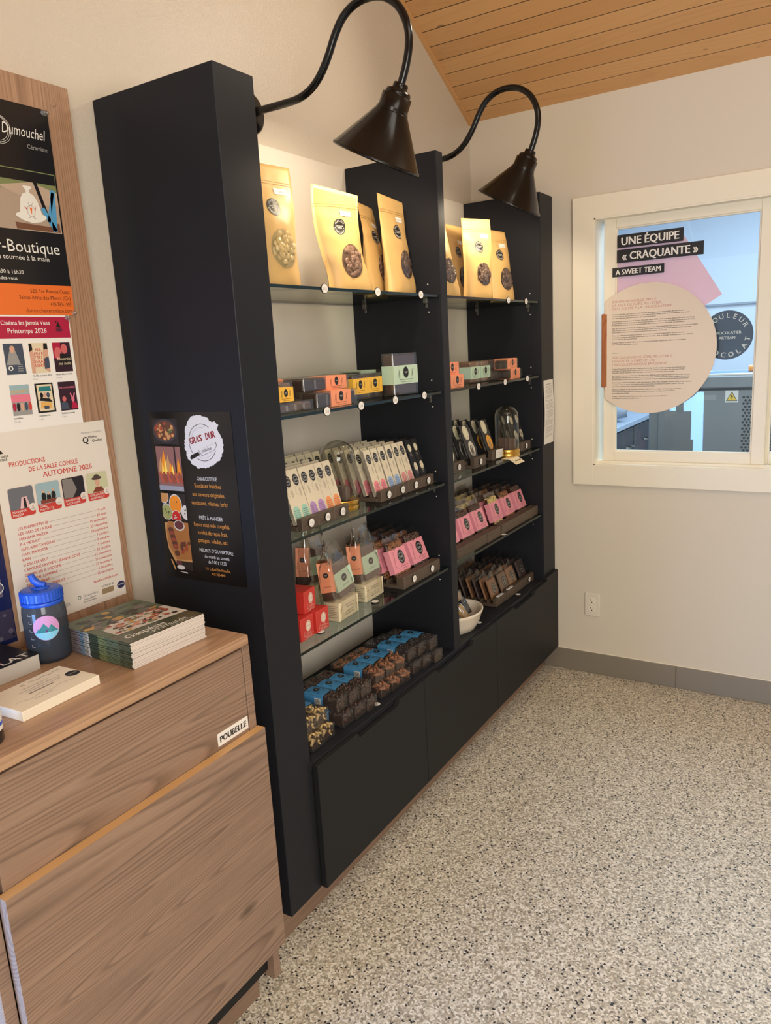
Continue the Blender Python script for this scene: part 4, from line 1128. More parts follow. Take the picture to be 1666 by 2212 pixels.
# round torn-paper logo
cx, cz = 0.2295, 1.3660
pts = []
random.seed(11)
for i in range(90):
    t = 2 * PI * i / 90
    rad = 0.064 * (1 + random.uniform(-0.035, 0.035) + 0.06 * math.cos(3 * t + 0.6) + (0.16 if 8 < i < 13 else 0))
    pts.append((cx + rad * 0.98 * math.cos(t), cz + rad * math.sin(t)))
mb.pol([(cx, cz)] + [], 0) if False else None
mb.add([tuple(Vector((x, -0.0016, z))) for x, z in pts] + [(cx, -0.0016, cz)], [(i, (i + 1) % 90, 90) for i in range(90)], 14)
mb.ring(cx, cz, 0.0435, 0.0448, 0, 0.0019, 40, R(55), R(215)); mb.ring(cx, cz, 0.0435, 0.0448, 0, 0.0019, 30, R(240), R(335)); mb.ring(cx, cz, 0.036, 0.0367, 18, 0.0019, 30, R(75), R(160)); mb.ring(cx, cz, 0.037, 0.0376, 18, 0.0019, 30, R(245), R(320))
mb.txt('GRAS DUR', cx + 0.001, cz + 0.001, 0.0255, 15, 0.0020, 'C', 0.02, width=0.088, rot=R(15)) if False else None
for i, ch in enumerate('GRAS DUR'):
    if ch != ' ':
        t = -0.036 + i * 0.0108
        mb.txt(ch, cx + t, cz + 0.004 + t * 0.22, 0.0230, 19, 0.0020, 'C', 0.06, width=0.0092, rot=R(8))
kn = [(-0.006, -0.028), (0.036, -0.014), (0.046, -0.002), (0.044, 0.006), (-0.016, -0.014)]
mb.pol([(cx + x, cz + z - 0.004) for x, z in kn], 0, 0.0019); mb.pol([(cx + x * 0.96 + 0.0006, cz + z * 0.94 - 0.0045) for x, z in kn], 14, 0.0021)
mb.pol([(cx - 0.046, cz - 0.037), (cx - 0.043, cz - 0.042), (cx - 0.012, cz - 0.030), (cx - 0.016, cz - 0.022), (cx - 0.042, cz - 0.031)], 0, 0.0022)
mb.txt('cuisine', cx + 0.012, cz - 0.020, 0.0125, 0, 0.0024, 'C', 0.0, width=0.034, rot=R(14), shear=0.25)
tx = 0.2310
for s, z, sz, m_, wd in (('CHARCUTERIE', 1.2740, 0.0130, 14, 0.066), ('Saucisses fraîches', 1.2560, 0.0150, 20, 0.088), ('aux saveurs originales,', 1.2345, 0.0150, 20, 0.108), ('saucissons, rillettes, jerky', 1.2130, 0.0150, 20, 0.120),
                         ('PRÊT À MANGER', 1.1765, 0.0130, 14, 0.078), ('Repas sous vide congelés,', 1.1585, 0.0150, 20, 0.120), ('variété de repas frais,', 1.1385, 0.0150, 20, 0.100), ('potages, salades, etc.', 1.1185, 0.0150, 20, 0.100),
                         ('HEURES D’OUVERTURE', 1.0940, 0.0125, 14, 0.112), ('du mardi au samedi', 1.0790, 0.0125, 14, 0.082), ('de 9:00 à 17:30', 1.0655, 0.0125, 14, 0.060), ('111 C Boul Ste-Anne Est.', 1.0480, 0.0105, 20, 0.084), ('418 763-4641', 1.0355, 0.0105, 20, 0.044)):
    mb.txt(s, tx + (0.006 if z < 1.10 else 0), z, sz, m_, 0.0017, 'C', 0.010 if m_ == 14 and z not in (1.0790, 1.0655) else -0.002, width=wd)
mb.obj
random.seed(5)
tag(mb.obj('charcuterie_flyer', [mat('flyer_black', (14, 14, 16), 0.3), mat('food_dark', (40, 32, 32), 0.5), mat('food_pan', (58, 58, 64), 0.4), mat('food_brown', (96, 58, 40), 0.5), mat('food_gold', (204, 142, 82), 0.5), mat('food_tan', (196, 146, 92), 0.5), mat('food_rust', (156, 72, 50), 0.5), mat('food_herb', (84, 104, 58), 0.5), mat('food_smoke', (140, 96, 88), 0.5), mat('food_flame', (236, 140, 34), 0.5), mat('food_flame_hot', (252, 214, 90), 0.5), mat('food_sausage', (182, 84, 60), 0.5), mat('food_grill', (150, 150, 160), 0.5), mat('food_green_soup', (160, 160, 98), 0.5), mat('food_white', (214, 210, 208), 0.5), mat('food_red', (196, 40, 34), 0.5), mat('food_board', (168, 112, 62), 0.5), mat('food_wine', (98, 52, 58), 0.5), M_grey, mat('flyer_red', (138, 30, 36), 0.5), mat('flyer_gold', (216, 146, 66), 0.5)]),
    'black charcuterie flyer with food photographs taped on the black tower side', 'poster')

# notice on the edge of the last panel
mb = MB().frame((D, 0, 0), (0, 1, 0), (0, 0, 1))
a, c = 1.912, 2.030
def wv(z):
    t = (z - 1.108) / (1.389 - 1.108)
    return 0.0012 + 0.004 * (1 - math.cos(2 * PI * t)) / 2
n_ = 16
for i in range(n_):
    za, zb = 1.108 + 0.281 * i / n_, 1.108 + 0.281 * (i + 1) / n_
    mb.pol([(a, za), (c, za), (c, zb), (a, zb)], 0, 0, lambda x, z: wv(z)); mb.pol([(a, zb), (c, zb), (c, za), (a, za)], 0, -0.0004, lambda x, z: wv(z))
zz = 1.372
mb.rect(a + 0.028, zz - 0.003, c - 0.028, zz, 1, 0.0005, lambda x, z: wv(z)); zz -= 0.010
for nl in (7, 3, 2, 5, 7, 5, 6, 3):
    for q in range(nl):
        mb.rect(a + 0.012 + (0.01 if nl == 7 else 0), zz - 0.0013, c - 0.012 - (random.uniform(0, 0.05) if q == nl - 1 else random.uniform(0, 0.006)), zz, 1, 0.0005, lambda x, z: wv(z)); zz -= 0.0052
    zz -= 0.0045
tag(mb.obj('paper_notice', [M_paper, M_grey]), 'narrow white text notice taped to the end of the shelving near the window', 'notice')

# ------------------------------------------------------------------ things on the console
# water bottle
wb = thing('water_bottle', 'smoky grey water bottle with a blue cap standing on the console', 'bottle', (0.138, -0.4085, CZ))
M_smoke = clear('smoke_plastic', (205, 210, 216), 0.9, 0.03, 0.06, 0.48, (74, 82, 94))
mb = MB(); mb.lathe([(0.036, 0.0), (0.0405, 0.003), (0.043, 0.012), (0.043, 0.104), (0.0415, 0.115), (0.0395, 0.120), (0.0395, 0.126)], 0, 40); mb.obj('body', M_smoke, wb)
mb = MB(); mb.lathe([(0.034, 0.004), (0.038, 0.010), (0.038, 0.055), (0.037, 0.056)], 0, 30); mb.obj('water', clear('bottle_water', (190, 198, 206), 0.4, 0.0, 0.02, 0.30, (70, 78, 90)), wb)
mb = MB()
mb.lathe([(0.0405, 0.121), (0.0415, 0.122), (0.0415, 0.128), (0.040, 0.129)], 0, 40)
pr = []
n_ = 72
vs = []; fs = []
for k, (rr_, z) in enumerate(((0.0395, 0.1295), (0.0415, 0.131), (0.0415, 0.148), (0.0385, 0.1515), (0.030, 0.1535), (0.0, 0.1540))):
    for i in range(n_):
        t = 2 * PI * i / n_
        q = rr_ + (0.0007 if (i % 2 and k in (1, 2)) else 0)
        vs.append((q * math.cos(t), q * math.sin(t), z))
for k in range(5):
    for i in range(n_):
        j = (i + 1) % n_
        fs.append((k * n_ + i, k * n_ + j, k * n_ + n_ + j, k * n_ + n_ + i))
mb.add(vs, fs, 0, False)
cap_ = mb.obj('cap', M_blueb, wb)
mb = MB()
mb.lathe([(0.019, 0.153), (0.018, 0.156), (0.012, 0.157)], 0, 24)
ux, uy = -0.35, -0.94
mb.tube([(0.010, 0.006, 0.1575), (0.000, -0.002, 0.161), (-0.006, -0.008, 0.170), (-0.008, -0.012, 0.183)], [0.007, 0.0075, 0.0075, 0.0065], 0, 10)
mb.obj('drinking_spout', M_blueb, cap_)
# sticker and measuring marks wrapped on the body
mb = MB()
def cyl(a_, z, rad):
    return (rad * math.cos(a_), rad * math.sin(a_), z)
a0 = math.atan2(-1.2896 + 0.425, 1.5515 - 0.146) - 0.02
def wrapdisc(mb, ac, zc, rr_, m, rad, cut=None):
    n2 = 28; vs = [cyl(ac, zc, rad)]; fs = []
    vs = []
    for q in range(1, 5):
        for i in range(n2):
            t = 2 * PI * i / n2
            dx, dz = rr_ * q / 4 * math.cos(t), rr_ * q / 4 * math.sin(t)
            if cut: dz = max(cut[0], min(cut[1], dz))
            vs.append(cyl(ac + dx / 0.0433, zc + dz, rad))
    for q in range(3):
        for i in range(n2):
            j = (i + 1) % n2
            fs.append((q * n2 + i, q * n2 + n2 + i, q * n2 + n2 + j, q * n2 + j))
    c_ = len(vs); vs.append(cyl(ac, zc + (0 if not cut else max(cut[0], min(cut[1], 0))), rad))
    for i in range(n2):
        fs.append((c_, i, (i + 1) % n2))
    mb.add(vs, fs, m, True)
wrapdisc(mb, a0, 0.078, 0.026, 0, 0.0434)
wrapdisc(mb, a0, 0.078, 0.0252, 1, 0.0437, (-0.03, -0.008))
for k, (dx, dz, ww, hh, mm_) in enumerate(((-0.004, 0.0, 0.014, 0.020, 2), (0.010, -0.002, 0.012, 0.016, 2), (-0.014, -0.003, 0.008, 0.010, 2), (0.0, -0.008, 0.022, 0.006, 3))):
    vs = [cyl(a0 + (dx - ww) / 0.0433, 0.078 - 0.009, 0.0440 + k * 1e-4), cyl(a0 + dx / 0.0433, 0.078 - 0.009, 0.0440 + k * 1e-4), cyl(a0 + (dx + ww) / 0.0433, 0.078 - 0.009, 0.0440 + k * 1e-4), cyl(a0 + dx / 0.0433, 0.078 - 0.009 + hh, 0.0440 + k * 1e-4)]
    mb.add(vs, [(0, 1, 3), (1, 2, 3)], mm_)
mb.obj('sticker', [mat('sticker_pink', (206, 150, 196), 0.4), mat('sticker_sky', (128, 196, 222), 0.4), mat('sticker_teal', (52, 132, 140), 0.4), mat('sticker_plum', (96, 70, 128), 0.4)], wb)
mb = MB()
for k in range(6):
    z = 0.022 + k * 0.0165
    mb.add([cyl(a0 - 0.80, z, 0.0434), cyl(a0 - 0.62, z, 0.0434), cyl(a0 - 0.62, z + 0.0012, 0.0434), cyl(a0 - 0.80, z + 0.0012, 0.0434)], [(0, 1, 2, 3)])
    mb.add([cyl(a0 - 0.80, z, 0.0434), cyl(a0 - 0.77, z, 0.0434), cyl(a0 - 0.77, z + 0.006, 0.0434), cyl(a0 - 0.80, z + 0.006, 0.0434)], [(0, 1, 2, 3)])
mb.obj('measuring_marks', M_grey, wb)

# stack of food magazines: every copy is its own thing
M_mag_top = mat('magazine_cover', (74, 78, 58), 0.22, spec=0.5)
M_page = mat('magazine_pages', (232, 218, 208), 0.6)
M_spine = mat('magazine_spine', (52, 62, 46), 0.35)
NMAG = 18
def magazine(k, top):
    z0 = 0.0; h_ = 0.0029
    mb = MB()
    Lx, Ly = 0.236, 0.192
    # local: x from spine foot to fore, y along the white edge
    n_ = 10
    mb.box((0.002, 0.002, 0.0004), (Lx - 0.002, Ly - 0.002, h_ - 0.0004), 1)
    return mb, Lx, Ly, h_
for k in range(NMAG):
    top = k == NMAG - 1
    Lx, Ly, hh = 0.230, 0.193, 0.0030
    mb = MB()
    mb.box((0.0, 0.0, 0.0), (Lx, Ly, 0.0005), 0, mm=(0, 0, 2, 1, 0, 0))
    mb.box((0.0, 0.0012, 0.0005), (Lx - 0.0006, Ly - 0.0005, hh - 0.0005), 1)
    mb.box((0.0, 0.0, hh - 0.0005), (Lx, Ly, hh), 0, mm=(0, 0, 2, 1, 0, 0))
    # printed spine in stripes, along the near long side
    stripes = [(0.0, 0.03, 3), (0.03, 0.062, 4), (0.062, 0.075, 5), (0.075, 0.088, 6), (0.088, 0.094, 7), (0.094, 0.125, 2), (0.125, 0.150, 8), (0.150, 0.192, 9), (0.192, 0.230, 0)]
    for a, b, m_ in stripes:
        mb.add([(a, 0, 0.0002), (b, 0, 0.0002), (b, -0.0006, hh / 2), (a, -0.0006, hh / 2), (b, 0, hh - 0.0002), (a, 0, hh - 0.0002)], [(0, 1, 2, 3), (3, 2, 4, 5)], m_)
    if top:
        mb.frame((0, 0, hh), (0, 1, 0), (-1, 0, 0))
        # in this frame: x along the white edge (y), z from the fore edge (-x)
        def P(pts, m_, d_): mb.pol(pts, m_, d_)
        P([(0.0, -0.16), (Ly, -0.16), (Ly, 0.0), (0.0, 0.0)], 9, 0.0003)
        P([(0.02, -0.165), (Ly, -0.18), (Ly, -0.10), (0.06, -0.09), (0.02, -0.12)], 7, 0.0004)
        random.seed(3)
        for q in range(120):
            x = random.uniform(0.03, Ly - 0.015); z = random.uniform(-0.165, -0.095)
            mb.disc(x, z, random.uniform(0.003, 0.010), random.choice((10, 11, 10, 12, 7, 8, 13)), 0.0005 + q * 2e-6, random.uniform(0.003, 0.007), n=8)
        for q in range(46):
            mb.disc(random.uniform(0.006, Ly - 0.01), random.uniform(-0.09, -0.015), random.uniform(0.006, 0.016), random.choice((13, 13, 4, 2, 12)), 0.0005 + q * 2e-6, random.uniform(0.005, 0.010), n=9)
        P([(0.0, -Lx), (Ly, -Lx), (Ly, -0.198), (0.0, -0.190)], 0, 0.0009)
        mb.txt('Gaspésie', 0.016, -0.2060, 0.030, 14, 0.0012, 'L', 0.03, width=0.098)
        mb.txt('Gourmande', 0.060, -0.2210, 0.026, 14, 0.0012, 'L', -0.006, width=0.098)
        mb.txt('Guide gourmand de la Gaspésie', 0.108, -0.2275, 0.0048, 14, 0.0012)
        mb.disc(0.088, -0.2270, 0.0018, 10, 0.0012)
    mats = [M_mag_top, M_page, M_spine, mat('mag_brown', (120, 98, 84), 0.4), mat('mag_mauve', (118, 104, 104), 0.4), mat('mag_blue', (104, 124, 136), 0.4), mat('mag_grey', (150, 144, 132), 0.4), mat('mag_white', (206, 200, 188), 0.4), mat('mag_green', (112, 120, 78), 0.4), mat('mag_sage', (88, 100, 76), 0.4), mat('mag_red', (160, 66, 54), 0.4), mat('mag_salmon', (210, 140, 104), 0.4), mat('mag_gold', (190, 150, 70), 0.4), mat('mag_shadow', (44, 38, 34), 0.4), M_logow]
    o = mb.obj('food_magazine', mats, None, (0.131 + random.uniform(-0.0012, 0.0012), -0.3705 + random.uniform(-0.001, 0.001), CZ + 0.0004 + k * 0.00304), (0, 0, R(-2.2 + random.uniform(-0.3, 0.3))))
    if k == NMAG - 1:
        tag(o, 'top copy of the food magazine stack, its cover of dishes showing', 'magazine', 'food magazines stacked on the console')
    else:
        tag(o, 'food magazine lower in the stack, only its spine and page edge showing', 'magazine', 'food magazines stacked on the console')
random.seed(21)
# pad of printed cards
mb = MB()
mb.cbox((0, 0, 0), (0.115, 0.165, 0.0185), 0.0008, 0)
mb.frame((0, 0, 0.0185), (0, 1, 0), (-1, 0, 0))
for k, (s, sz, w_) in enumerate((('RECOMMANDATION', 0.0060, 0.050),)):
    mb.txt(s, 0.055, -0.062, sz, 1, 0.0004, 'L', 0.015, width=w_)
for k, (x0, x1, z) in enumerate(((0.06, 0.115, -0.034), (0.045, 0.135, -0.044), (0.055, 0.128, -0.053))):
    mb.txt(('Dites-nous ce qui vous a plu', 'Une visite gourmande inspirée de vos', 'commentaires laissés sur notre page')[k], x0, z, 0.0062, 2, 0.0004, 'L', 0.0, width=x1 - x0)
mb.disc(0.150, -0.058, 0.0135, 1, 0.0004, 0.0135); mb.txt('CHOCOLAT', 0.150, -0.060, 0.0040, 0, 0.0007, 'C', 0.0)
for k in range(14):
    a = 0.012 + k * 0.009
    mb.line(a, -0.078 + 0.004 * math.sin(k * 1.3), a + 0.009, -0.078 + 0.004 * math.sin((k + 1) * 1.3), 0.0006, 2, 0.0004)
for k in range(6):
    mb.line(0.045 + k * 0.006, -0.090 + 0.003 * (k % 2), 0.051 + k * 0.006, -0.087 - 0.003 * (k % 2), 0.0006, 1, 0.0004)
for k in range(10):
    a = 0.085 + k * 0.007
    mb.line(a, -0.016 + 0.003 * math.sin(k * 1.7), a + 0.007, -0.016 + 0.003 * math.sin((k + 1) * 1.7), 0.0007, 1, 0.0004)
mb.ring(0.072, -0.016, 0.0028, 0.0035, 1, 0.0004, 16)
tag(mb.obj('card_pad', [mat('pad_paper', (236, 226, 204), 0.55), M_ink, M_grey], None, (0.247, -0.6225, CZ), (0, 0, R(3))), 'thick pad of cream printed cards lying on the console front', 'notepad')
# leaflets with a black cover behind the pad
mb = MB()
mb.cbox((0, 0, 0), (0.150, 0.22, 0.032), 0.0008, 0)
mb.frame((0, 0, 0.032), (0, 1, 0), (-1, 0, 0)).rect(0, -0.15, 0.22, 0, 1, 0.0004)
mb.txt('CHOCOLAT', 0.012, -0.140, 0.034, 2, 0.0007, 'L', 0.02, width=0.20)
mb.txt('VISITE', 0.125, -0.026, 0.013, 2, 0.0007, 'L', 0.02); mb.txt('GUIDÉE', 0.125, -0.042, 0.013, 2, 0.0007, 'L', 0.02)
for k in range(16):
    mb.line(0.06 + k * 0.006, -0.128, 0.075 + k * 0.006, -0.085 + 0.01 * (k % 3), 0.007, 3 + k % 2, 0.0009 + k * 1e-5)
tag(mb.obj('leaflet_stack', [mat('leaflet_side', (190, 184, 174), 0.6), mat('leaflet_black', (22, 22, 26), 0.35), M_logow, mat('leaflet_salmon', (206, 132, 96), 0.5), mat('leaflet_rust', (170, 92, 66), 0.5)], None, (0.026, -0.678, CZ), (0, 0, 0)), 'stack of black covered leaflets lying beside the water bottle', 'leaflets')
# dark bottle cut by the picture edge
sb = thing('pump_bottle', 'small dark bottle with a white label on the console front edge', 'bottle', (0.372, -0.690, CZ))
MB().lathe([(0.026, 0.0), (0.028, 0.003), (0.028, 0.062), (0.024, 0.074), (0.012, 0.080), (0.012, 0.090), (0.001, 0.091)], 0, 28).obj('body', mat('dark_bottle', (20, 22, 30), 0.2), sb)
mb = MB(); mb.lathe([(0.0284, 0.022), (0.0284, 0.056)], 0, 28, cap=False); mb.lathe([(0.0287, 0.030), (0.0287, 0.036)], 1, 28, cap=False); mb.obj('label_band', [M_paper, M_blueb], sb)

# ================================================================== GOODS ON THE SHELVES
ORD = ['front', 'second', 'third', 'fourth', 'fifth', 'sixth', 'seventh', 'eighth']
def logo(mb, cx, cz, r_, mk, mw, d=0.0008, rz=None, warp=None, ring=True):
    k = (rz or r_) / r_
    mb.disc(cx, cz, r_, mk, d, rz, 24, warp)
    if ring:
        mb.arc_text('COULEUR', cx, cz, r_ * 0.76, r_ * 0.34, mw, R(90), R(112), d + 0.0004, 0.0, warp=warp)
        mb.arc_text('CHOCOLAT', cx, cz, r_ * 0.76, r_ * 0.36, mw, R(270), R(150), d + 0.0004, 0.03, inside=True, warp=warp)
    mb.txt('CHOCOLATIER', cx, cz + r_ * 0.03, r_ * 0.19, mw, d + 0.0004, 'C', 0.04, warp=warp)
    mb.txt('ARTISAN', cx, cz - r_ * 0.19, r_ * 0.19, mw, d + 0.0004, 'C', 0.04, warp=warp)
def price_text(mb, s, cx, cz, r_, m, d):
    mb.txt(s, cx, cz - r_ * 0.32, r_ * 0.85, m, d, 'C', 0.0, width=r_ * 1.2)
def disc_mesh(s):
    mb = MB()
    mb.lathe([(0.0122, 0.0), (0.0126, 0.0008), (0.0126, 0.0022), (0.0122, 0.0030)], 0, 24, Matrix.Rotation(R(90), 4, 'X'))
    mb.frame((0, -0.0030, 0), (1, 0, 0), (0, 0, 1)).disc(0, 0, 0.0113, 1, 0.0003)
    price_text(mb, s, 0, 0, 0.0113, 2, 0.0006)
    return mb
def price_disc(loc, rot, label, s='7 $', group='white price discs', parent=None):
    o = disc_mesh(s).obj('price_disc', [M_ink, M_paper, M_grey], parent, loc, rot)
    if parent is None:
        tag(o, label, 'price tag', group)
    return o

# ---------------------------------------------------------------- kraft pouches
def pouch(name, label, loc, rot, drops, wd=0.135, ht=0.275, flop=0.0, big=1.0, sname='Noir 70 %', swell=1.0, seed=0, tilt=0.0):
    rnd = random.Random(seed)
    t = thing(name, label, 'pouch', loc, rot, 'kraft chocolate pouches')
    ph = [rnd.uniform(0, 6) for _ in range(4)]
    def half(u, v):                      # half thickness at u in -1..1, v in 0..1
        prof = [(0, 0.030), (0.08, 0.034), (0.3, 0.033), (0.5, 0.025), (0.7, 0.012), (0.82, 0.0035), (0.86, 0.0016), (1.0, 0.0012)]
        for (a, x), (b, y) in zip(prof, prof[1:]):
            if v <= b:
                k = (v - a) / (b - a); k = k * k * (3 - 2 * k)
                q = x + (y - x) * k
                break
        e = max(0.0, 1 - abs(u) ** (2.2 + 6 * max(0, 0.3 - v)))
        wr = 0.0022 * math.sin(9 * u + ph[0] + 6 * v) * math.sin(7 * v + ph[1]) + 0.0012 * math.sin(17 * v + 5 * u + ph[2])
        return (q * swell) * e ** 0.8 + max(0, wr) * e * (1.0 if v < 0.8 else 0.25)
    def mid(u, v):                       # the top flops back or forth
        return flop * max(0, v - 0.45) ** 2
    def width(v):
        return wd / 2 * (1 - 0.06 * math.sin(PI * min(1, v / 0.6)) * swell)
    nu, nv = 16, 26
    vs = []; fs = []
    for side in (-1, 1):
        for j in range(nv + 1):
            v = j / nv
            for i in range(nu + 1):
                u = -1 + 2 * i / nu
                vs.append((u * width(v) + tilt * v * ht * min(1, v * 3), mid(u, v) + side * half(u, v), v * ht + (0.2 * tilt * u * wd * v)))
    n1 = (nu + 1) * (nv + 1)
    for j in range(nv):
        for i in range(nu):
            a = j * (nu + 1) + i
            fs.append((a, a + 1, a + nu + 2, a + nu + 1))
            b = n1 + a
            fs.append((b + 1, b, b + nu + 1, b + nu + 2))
    for j in range(nv):                  # side seams
        a = j * (nu + 1); fs.append((n1 + a, a, a + nu + 1, n1 + a + nu + 1))
        a = j * (nu + 1) + nu; fs.append((a, n1 + a, n1 + a + nu + 1, a + nu + 1))
    for i in range(nu):
        fs.append((i + 1, i, n1 + i, n1 + i + 1)); a = nv * (nu + 1) + i; fs.append((a, a + 1, n1 + a + 1, n1 + a))
    mb = MB(); mb.add(vs, fs, 0, True)
    def surf(x, z):
        v = max(0, min(1, z / ht)); u = max(-1, min(1, (x - tilt * v * ht * min(1, v * 3)) / width(v)))
        return half(u, v) - mid(u, v)
    def tx_(z):
        return tilt * z * min(1, z / ht * 3)
    zz = 0.845 * ht
    for k in range(2):                   # zip seam
        mb.pol([(tx_(zz) - wd * 0.485, zz + k * 0.006), (tx_(zz) + wd * 0.485, zz + k * 0.006), (tx_(zz) + wd * 0.485, zz + 0.0012 + k * 0.006), (tx_(zz) - wd * 0.485, zz + 0.0012 + k * 0.006)], 1, 0.0006, lambda x, z: -mid(0, z / ht) + half(0, z / ht))
    mb.obj('bag', [M_kraft, mat('kraft_seam', (176, 136, 78), 0.6)], t)
    # oval window with the drops pressed against it
    wx, wz, wrx, wrz = 0.006 + tx_(0.32 * ht), 0.32 * ht, 0.036 * big, 0.043 * big
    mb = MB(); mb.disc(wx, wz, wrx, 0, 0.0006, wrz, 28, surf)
    for k in range(40):
        tt = rnd.uniform(0, 2 * PI); q = rnd.uniform(0, 1) ** 0.5 * 0.80
        x, z = wx + wrx * q * math.cos(tt), wz + wrz * q * math.sin(tt)
        mb.ico((x, -surf(x, z) + 0.0004, z), 0.0112, 1, (1, 0.26, 1), Euler((rnd.uniform(-0.3, 0.3), rnd.uniform(0, 6), rnd.uniform(-0.3, 0.3))).to_matrix())
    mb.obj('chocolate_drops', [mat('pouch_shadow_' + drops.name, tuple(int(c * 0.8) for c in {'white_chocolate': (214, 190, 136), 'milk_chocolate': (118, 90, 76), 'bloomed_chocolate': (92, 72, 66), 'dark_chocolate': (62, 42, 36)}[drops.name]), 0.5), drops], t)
    mb = MB(); mb.disc(wx, wz, wrx * 1.02, 0, 0.0042, wrz * 1.02, 28, surf); mb.obj('window_film', M_film, t)
    mb = MB(); logo(mb, -0.004 + tx_(0.655 * ht), 0.655 * ht, 0.0215, 0, 1, 0.0010, warp=surf); mb.obj('logo_sticker', [M_logob, M_logow], t)
    mb = MB(); q_ = tx_(0.79 * ht); mb.rect(0.010 + q_, 0.765 * ht, 0.052 + q_, 0.815 * ht, 0, 0.0010, surf); mb.txt(sname, 0.031 + q_, 0.782 * ht, 0.0075, 1, 0.0015, 'C', 0.0, warp=surf); mb.obj('name_sticker', [M_paper, M_grey], t)
    return t
Z1 = ZS[0] + 0.0006
pouch('kraft_pouch', 'kraft pouch with pale white-chocolate drops, next to the tall tower', (0.262, 0.286, Z1), pose(-10, 0, 0), M_whitechoc, 0.155, 0.302, 0.03, 1.12, 'Coco Sable 29 %', 1.0, 1)
pouch('kraft_pouch', 'brightly lit kraft pouch leaning over sideways, with milk chocolate drops', (0.262, 0.622, Z1), pose(-14, 0, 0), M_milk, 0.170, 0.275, -0.10, 1.1, 'Noix et caramel', 1.0, 2, tilt=-0.24)
pouch('kraft_pouch', 'kraft pouch half hidden behind the brightly lit leaning pouch', (0.180, 0.886, Z1), pose(12, 0, 0), M_milk, 0.138, 0.288, 0.06, 1.0, 'Abinao 85', 1.0, 3, tilt=-0.04)
pouch('kraft_pouch', 'kraft pouch standing nearest the black divider, pinched at its waist', (0.278, 0.880, Z1), pose(2, 0, 0), M_choc2, 0.160, 0.290, 0.0, 1.0, 'Abinao 85', 1.0, 4, tilt=-0.14)
Z1R = ZSR[0] + 0.0006
pouch('kraft_pouch', 'kraft pouch mostly hidden by the divider in the window-side bay', (0.272, 1.212, Z1R), pose(-10, 0, 0), M_choc2, 0.138, 0.290, 0.03, 1.0, 'Noir 70 %', 1.0, 5, tilt=-0.22)
pouch('kraft_pouch', 'shaded kraft pouch with dark drops behind the brightest pouch', (0.155, 1.535, Z1R), pose(0, 0, 0), M_choc, 0.140, 0.296, 0.02, 1.0, 'Papouasie', 1.0, 6)
pouch('kraft_pouch', 'upright kraft pouch with a glaring bright top in the window-side bay', (0.262, 1.500, Z1R), pose(-22, 0, 0), M_choc2, 0.150, 0.304, 0.03, 1.0, 'Lait 40 %', 1.0, 7, tilt=0.02)
pouch('kraft_pouch', 'kraft pouch standing last in line, closest to the kitchen window', (0.255, 1.750, Z1R), pose(-16, 0, 0), M_choc2, 0.145, 0.286, 0.05, 1.05, 'Guayaquil', 1.0, 8, tilt=-0.10)

# ---------------------------------------------------------------- price discs clipped on glass and counter
def glass_discs(zs, ys, x, tagp):
    for k, y in enumerate(ys):
        price_disc((x, y, zs - GT / 2), pose(-8), '%s white price disc on the glass edge %s' % (['first', 'second', 'third', 'fourth'][k], tagp), ['26 $', '23 $', '25 $', '9 $'][k % 4])
XG = 0.3645
glass_discs(ZS[0], (0.345, 0.600, 0.852), XG, 'under the kraft pouches at the tower')
glass_discs(ZSR[0], (1.55, 1.735), XG, 'under the kraft pouches by the window')
glass_discs(ZS[1], (0.318, 0.480, 0.665, 0.846), XG, 'below the yellow and orange boxes')
glass_discs(ZSR[1], (1.255, 1.50, 1.735), XG, 'below the mint and orange boxes')
def flat_disc(x, y, z, label):
    price_disc((x, y, z + 0.0002), (-R(90), 0, FX), label, '12 $')
flat_disc(0.322, 0.225 + 0.05, ZS[3], 'white price disc lying flat on glass in front of the red boxes')
flat_disc(0.325, 0.553, ZS[3], 'white price disc lying flat on glass before the cellophane gift bags')
flat_disc(0.345, 0.497, ZC, 'white price disc on the black counter by the blue sleeved boxes')
flat_disc(0.335, 1.262, ZC, 'white price disc on the black counter in front of the bowl')
flat_disc(0.346, 1.640, ZC, 'white price disc on the black counter before the brown bars')
flat_disc(0.358, 1.475, ZSR[3], 'white price disc on glass between the two pink bar tray sets')

